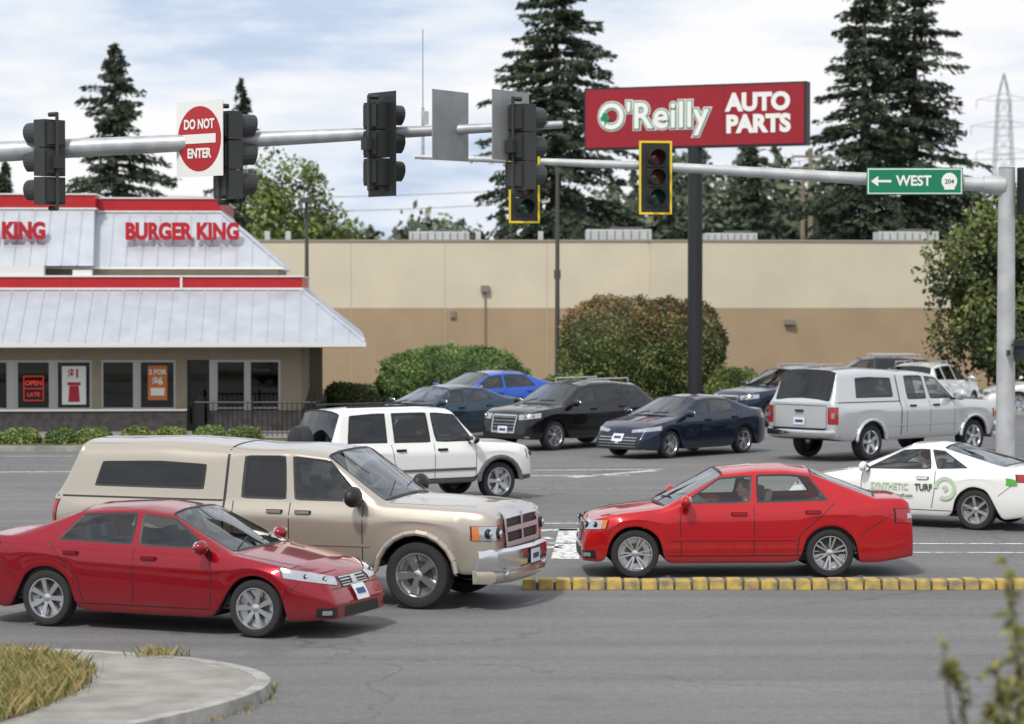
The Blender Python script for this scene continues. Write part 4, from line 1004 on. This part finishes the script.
mb.obj('pole_and_arm',[polegrey,sigh],mb2,smooth=40)
signal(mb2,(2.75,49.82,5.95),R(8),True,True,1.05); signal(mb2,(.24,49.82,5.75),R(14),True,True,1.0)
mb=MB(); mb.box((0,0,0),(.36,.22,.42),0); mb.box((0,-.13,.1),(.4,.1,.03),0); mb.box((-.0,.2,0),(.06,.3,.05),0); mb.obj('pedestrian_signal',[sigh],mb2,(9.82,49.75,2.65),(0,0,R(-40)))
mb=MB(); mb.box((0,0,0),(.34,.2,.9),0); mb.obj('side_signal_head',[sigh],mb2,(9.86,49.9,5.7),(0,0,R(-60)),bevel=.02)
mb=MB(); mb.tube((-1.71,50,6.3),(-1.71,50,7.3),.035,.03,0,6); mb.tube((-1.71,50,7.3),(-1.71,50,8.8),.014,.01,0,6); mb.box((-1.65,49.97,7.1),(.1,.1,.25),0); mb.obj('whip_antenna',[steel],mb2)
wsn=empty('street_direction_sign',(7.70,49.78,5.88)); sgn=M('sign_face_green',(.0,.19,.09),.4)
mb=MB(); mb.box((0,0,0),(1.84,.012,.52),0); mb.box((0,-.008,0),(1.80,.004,.48),1); mb.box((0,-.011,0),(1.76,.003,.44),0)
mb.box((-.60,-.014,0),(.30,.003,.045),1); mb.add([(-.84,-.014,0),(-.70,-.014,.10),(-.70,-.014,-.10)],[(0,1,2)],1)
mb.ell((.66,-.014,.0),(.15,.003,.16),1,20,10); mb.box((.66,-.014,-.06),(.2,.004,.2),1)
for xx in (-.6,.5): mb.box((xx,.08,0),(.05,.14,.12),2)
mb.obj('panel',[sgn,wht,steel],wsn); text(wsn,'WEST',.27,(-.02,-.014,.0),(R(90),0,0),wht,.001,.007,sx=.95); text(wsn,'204',.12,(.66,-.019,-.01),(R(90),0,0),M('ink',(.02,.02,.02),.5),.001,.002)
def lamp(x,y,h,box=True):
    mb=MB(); mb.tube((x,y,0),(x,y,h),.09,.06,0,10); mb.tube((x,y,0),(x,y,.5),.25,.25,1,12)
    if box: mb.box((x,y-.25,h+.04),(.42,.6,.16),0)
    else: mb.box((x,y,h*.55),(.22,.12,.3),0)
    return mb.obj('lamp_post',[M('bronze',(.07,.065,.06),.5),conc])
lamp(1.5,86,7.85,False); lamp(-7.1,90,6.85); 
mb=MB(); mb.tube((18.35,160,0),(18.35,160,12.5),.2,.14,0,8); mb.tube((17.87,160,0),(17.87,160,11.2),.18,.13,0,8)
for z in (11.3,12): mb.box((18.35,160,z),(2.2,.12,.14),0)
mb.obj('utility_pole',[M('weathered_wood',(.22,.18,.14),.9,var=.2)])
wire=M('cable',(.06,.06,.065),.6)
for (a,b,sag) in (((-20,150,9.2),(18.3,160,11.8),.8),((-20,150,8.4),(18.3,160,11.2),.9),((18.3,160,11.9),(60,170,15),1.0),((-60,150,12.2),(-20,150,9.0),.8)):
    mb=MB(); pts=[Vector(a).lerp(Vector(b),t/20)-Vector((0,0,sag*4*(t/20)*(1-t/20))) for t in range(21)]; mb.path(pts,.022,0,4); mb.obj('power_line',[wire])
lt=MB(); X0,YT=75.5,400; H=37
def lv(z): return interp(z,[(0,4.2),(18,1.6),(33,.9),(37,.1)])
zs_=[0,6,11,15,18.5,21.5,24.5,27.5,30.5,33,37]
for i,z in enumerate(zs_[:-1]):
    z2=zs_[i+1]; a=lv(z);b=lv(z2)
    cs_=[(-1,-1),(1,-1),(1,1),(-1,1)]
    for k in range(4):
        (p,q),(r_,s_)=cs_[k],cs_[(k+1)%4]
        lt.tube((X0+p*a,YT+q*a,z),(X0+p*b,YT+q*b,z2),.10,.10,0,4); lt.tube((X0+p*a,YT+q*a,z),(X0+r_*b,YT+s_*b,z2),.05,.05,0,4); lt.tube((X0+r_*a,YT+s_*a,z),(X0+p*b,YT+q*b,z2),.05,.05,0,4); lt.tube((X0+p*b,YT+q*b,z2),(X0+r_*b,YT+s_*b,z2),.05,.05,0,4)
for z,w in ((33,4.2),(29,5.0),(25,4.2)):
    for s in (1,-1): lt.tube((X0,YT,z+.9),(X0+s*w,YT,z),.08,.05,0,4); lt.tube((X0,YT,z-.3),(X0+s*w,YT,z),.08,.05,0,4); lt.tube((X0+s*w,YT,z),(X0+s*w,YT,z-1.4),.08,.08,0,4)
lt.obj('transmission_tower',[M('tower_steel',(.38,.39,.41),.6,.2)])

# ------------------------------------------------------------------ world, sun, camera
w=bpy.data.worlds.new('World'); scene.world=w; w.use_nodes=True; nt=w.node_tree; N=nt.nodes; Lk=nt.links
bg=N['Background']; out=N['World Output']
sk=N.new('ShaderNodeTexSky'); sk.sky_type='NISHITA'; sk.sun_disc=False
SE,SA=R(52),R(205)
sk.sun_elevation=SE; sk.sun_rotation=SA; sk.air_density=1.0; sk.dust_density=1.5
Lk.new(sk.outputs[0],bg.inputs[0]); bg.inputs[1].default_value=.10
bc=N.new('ShaderNodeBackground'); bc.inputs[1].default_value=1.0
tc=N.new('ShaderNodeTexCoord'); mp=N.new('ShaderNodeMapping'); mp.inputs['Scale'].default_value=(5,5,22); mp.inputs['Location'].default_value=(.6,0,.3); Lk.new(tc.outputs['Generated'],mp.inputs[0])
n1=N.new('ShaderNodeTexNoise'); n1.inputs['Scale'].default_value=1.5; n1.inputs['Detail'].default_value=8; n1.inputs['Roughness'].default_value=.56; Lk.new(mp.outputs[0],n1.inputs['Vector'])
cr=N.new('ShaderNodeValToRGB'); cr.color_ramp.elements[0].position=.36; cr.color_ramp.elements[0].color=(.60,.71,.90,1); cr.color_ramp.elements[1].position=.58; cr.color_ramp.elements[1].color=(.99,.99,1,1)
e=cr.color_ramp.elements.new(.46); e.color=(.80,.86,.95,1)
Lk.new(n1.outputs['Fac'],cr.inputs[0]); Lk.new(cr.outputs[0],bc.inputs[0])
mr=N.new('ShaderNodeMapRange'); mr.inputs[1].default_value=.30; mr.inputs[2].default_value=.42; mr.inputs[3].default_value=.75; mr.inputs[4].default_value=1; Lk.new(n1.outputs['Fac'],mr.inputs[0])
mx=N.new('ShaderNodeMixShader'); Lk.new(mr.outputs[0],mx.inputs[0]); Lk.new(bg.outputs[0],mx.inputs[1]); Lk.new(bc.outputs[0],mx.inputs[2]); Lk.new(mx.outputs[0],out.inputs[0])
sd=bpy.data.lights.new('sun','SUN'); sd.energy=2.8; sd.angle=R(6); sd.color=(1,.95,.87)
so=bpy.data.objects.new('sun',sd); scene.collection.objects.link(so)
dirv=Vector((math.sin(SA)*math.cos(SE),math.cos(SA)*math.cos(SE),math.sin(SE)))
so.rotation_euler=dirv.to_track_quat('Z','Y').to_euler(); so.location=(0,0,50)
cd=bpy.data.cameras.new('camera'); cam=bpy.data.objects.new('camera',cd); scene.collection.objects.link(cam)
cam.location=(0,0,3.8); cam.rotation_euler=(R(90-1.586),0,0); cd.sensor_width=36; cd.lens=91.4; cd.clip_start=.5; cd.clip_end=9000
cd.dof.use_dof=True; cd.dof.focus_distance=35; cd.dof.aperture_fstop=1.9
scene.camera=cam
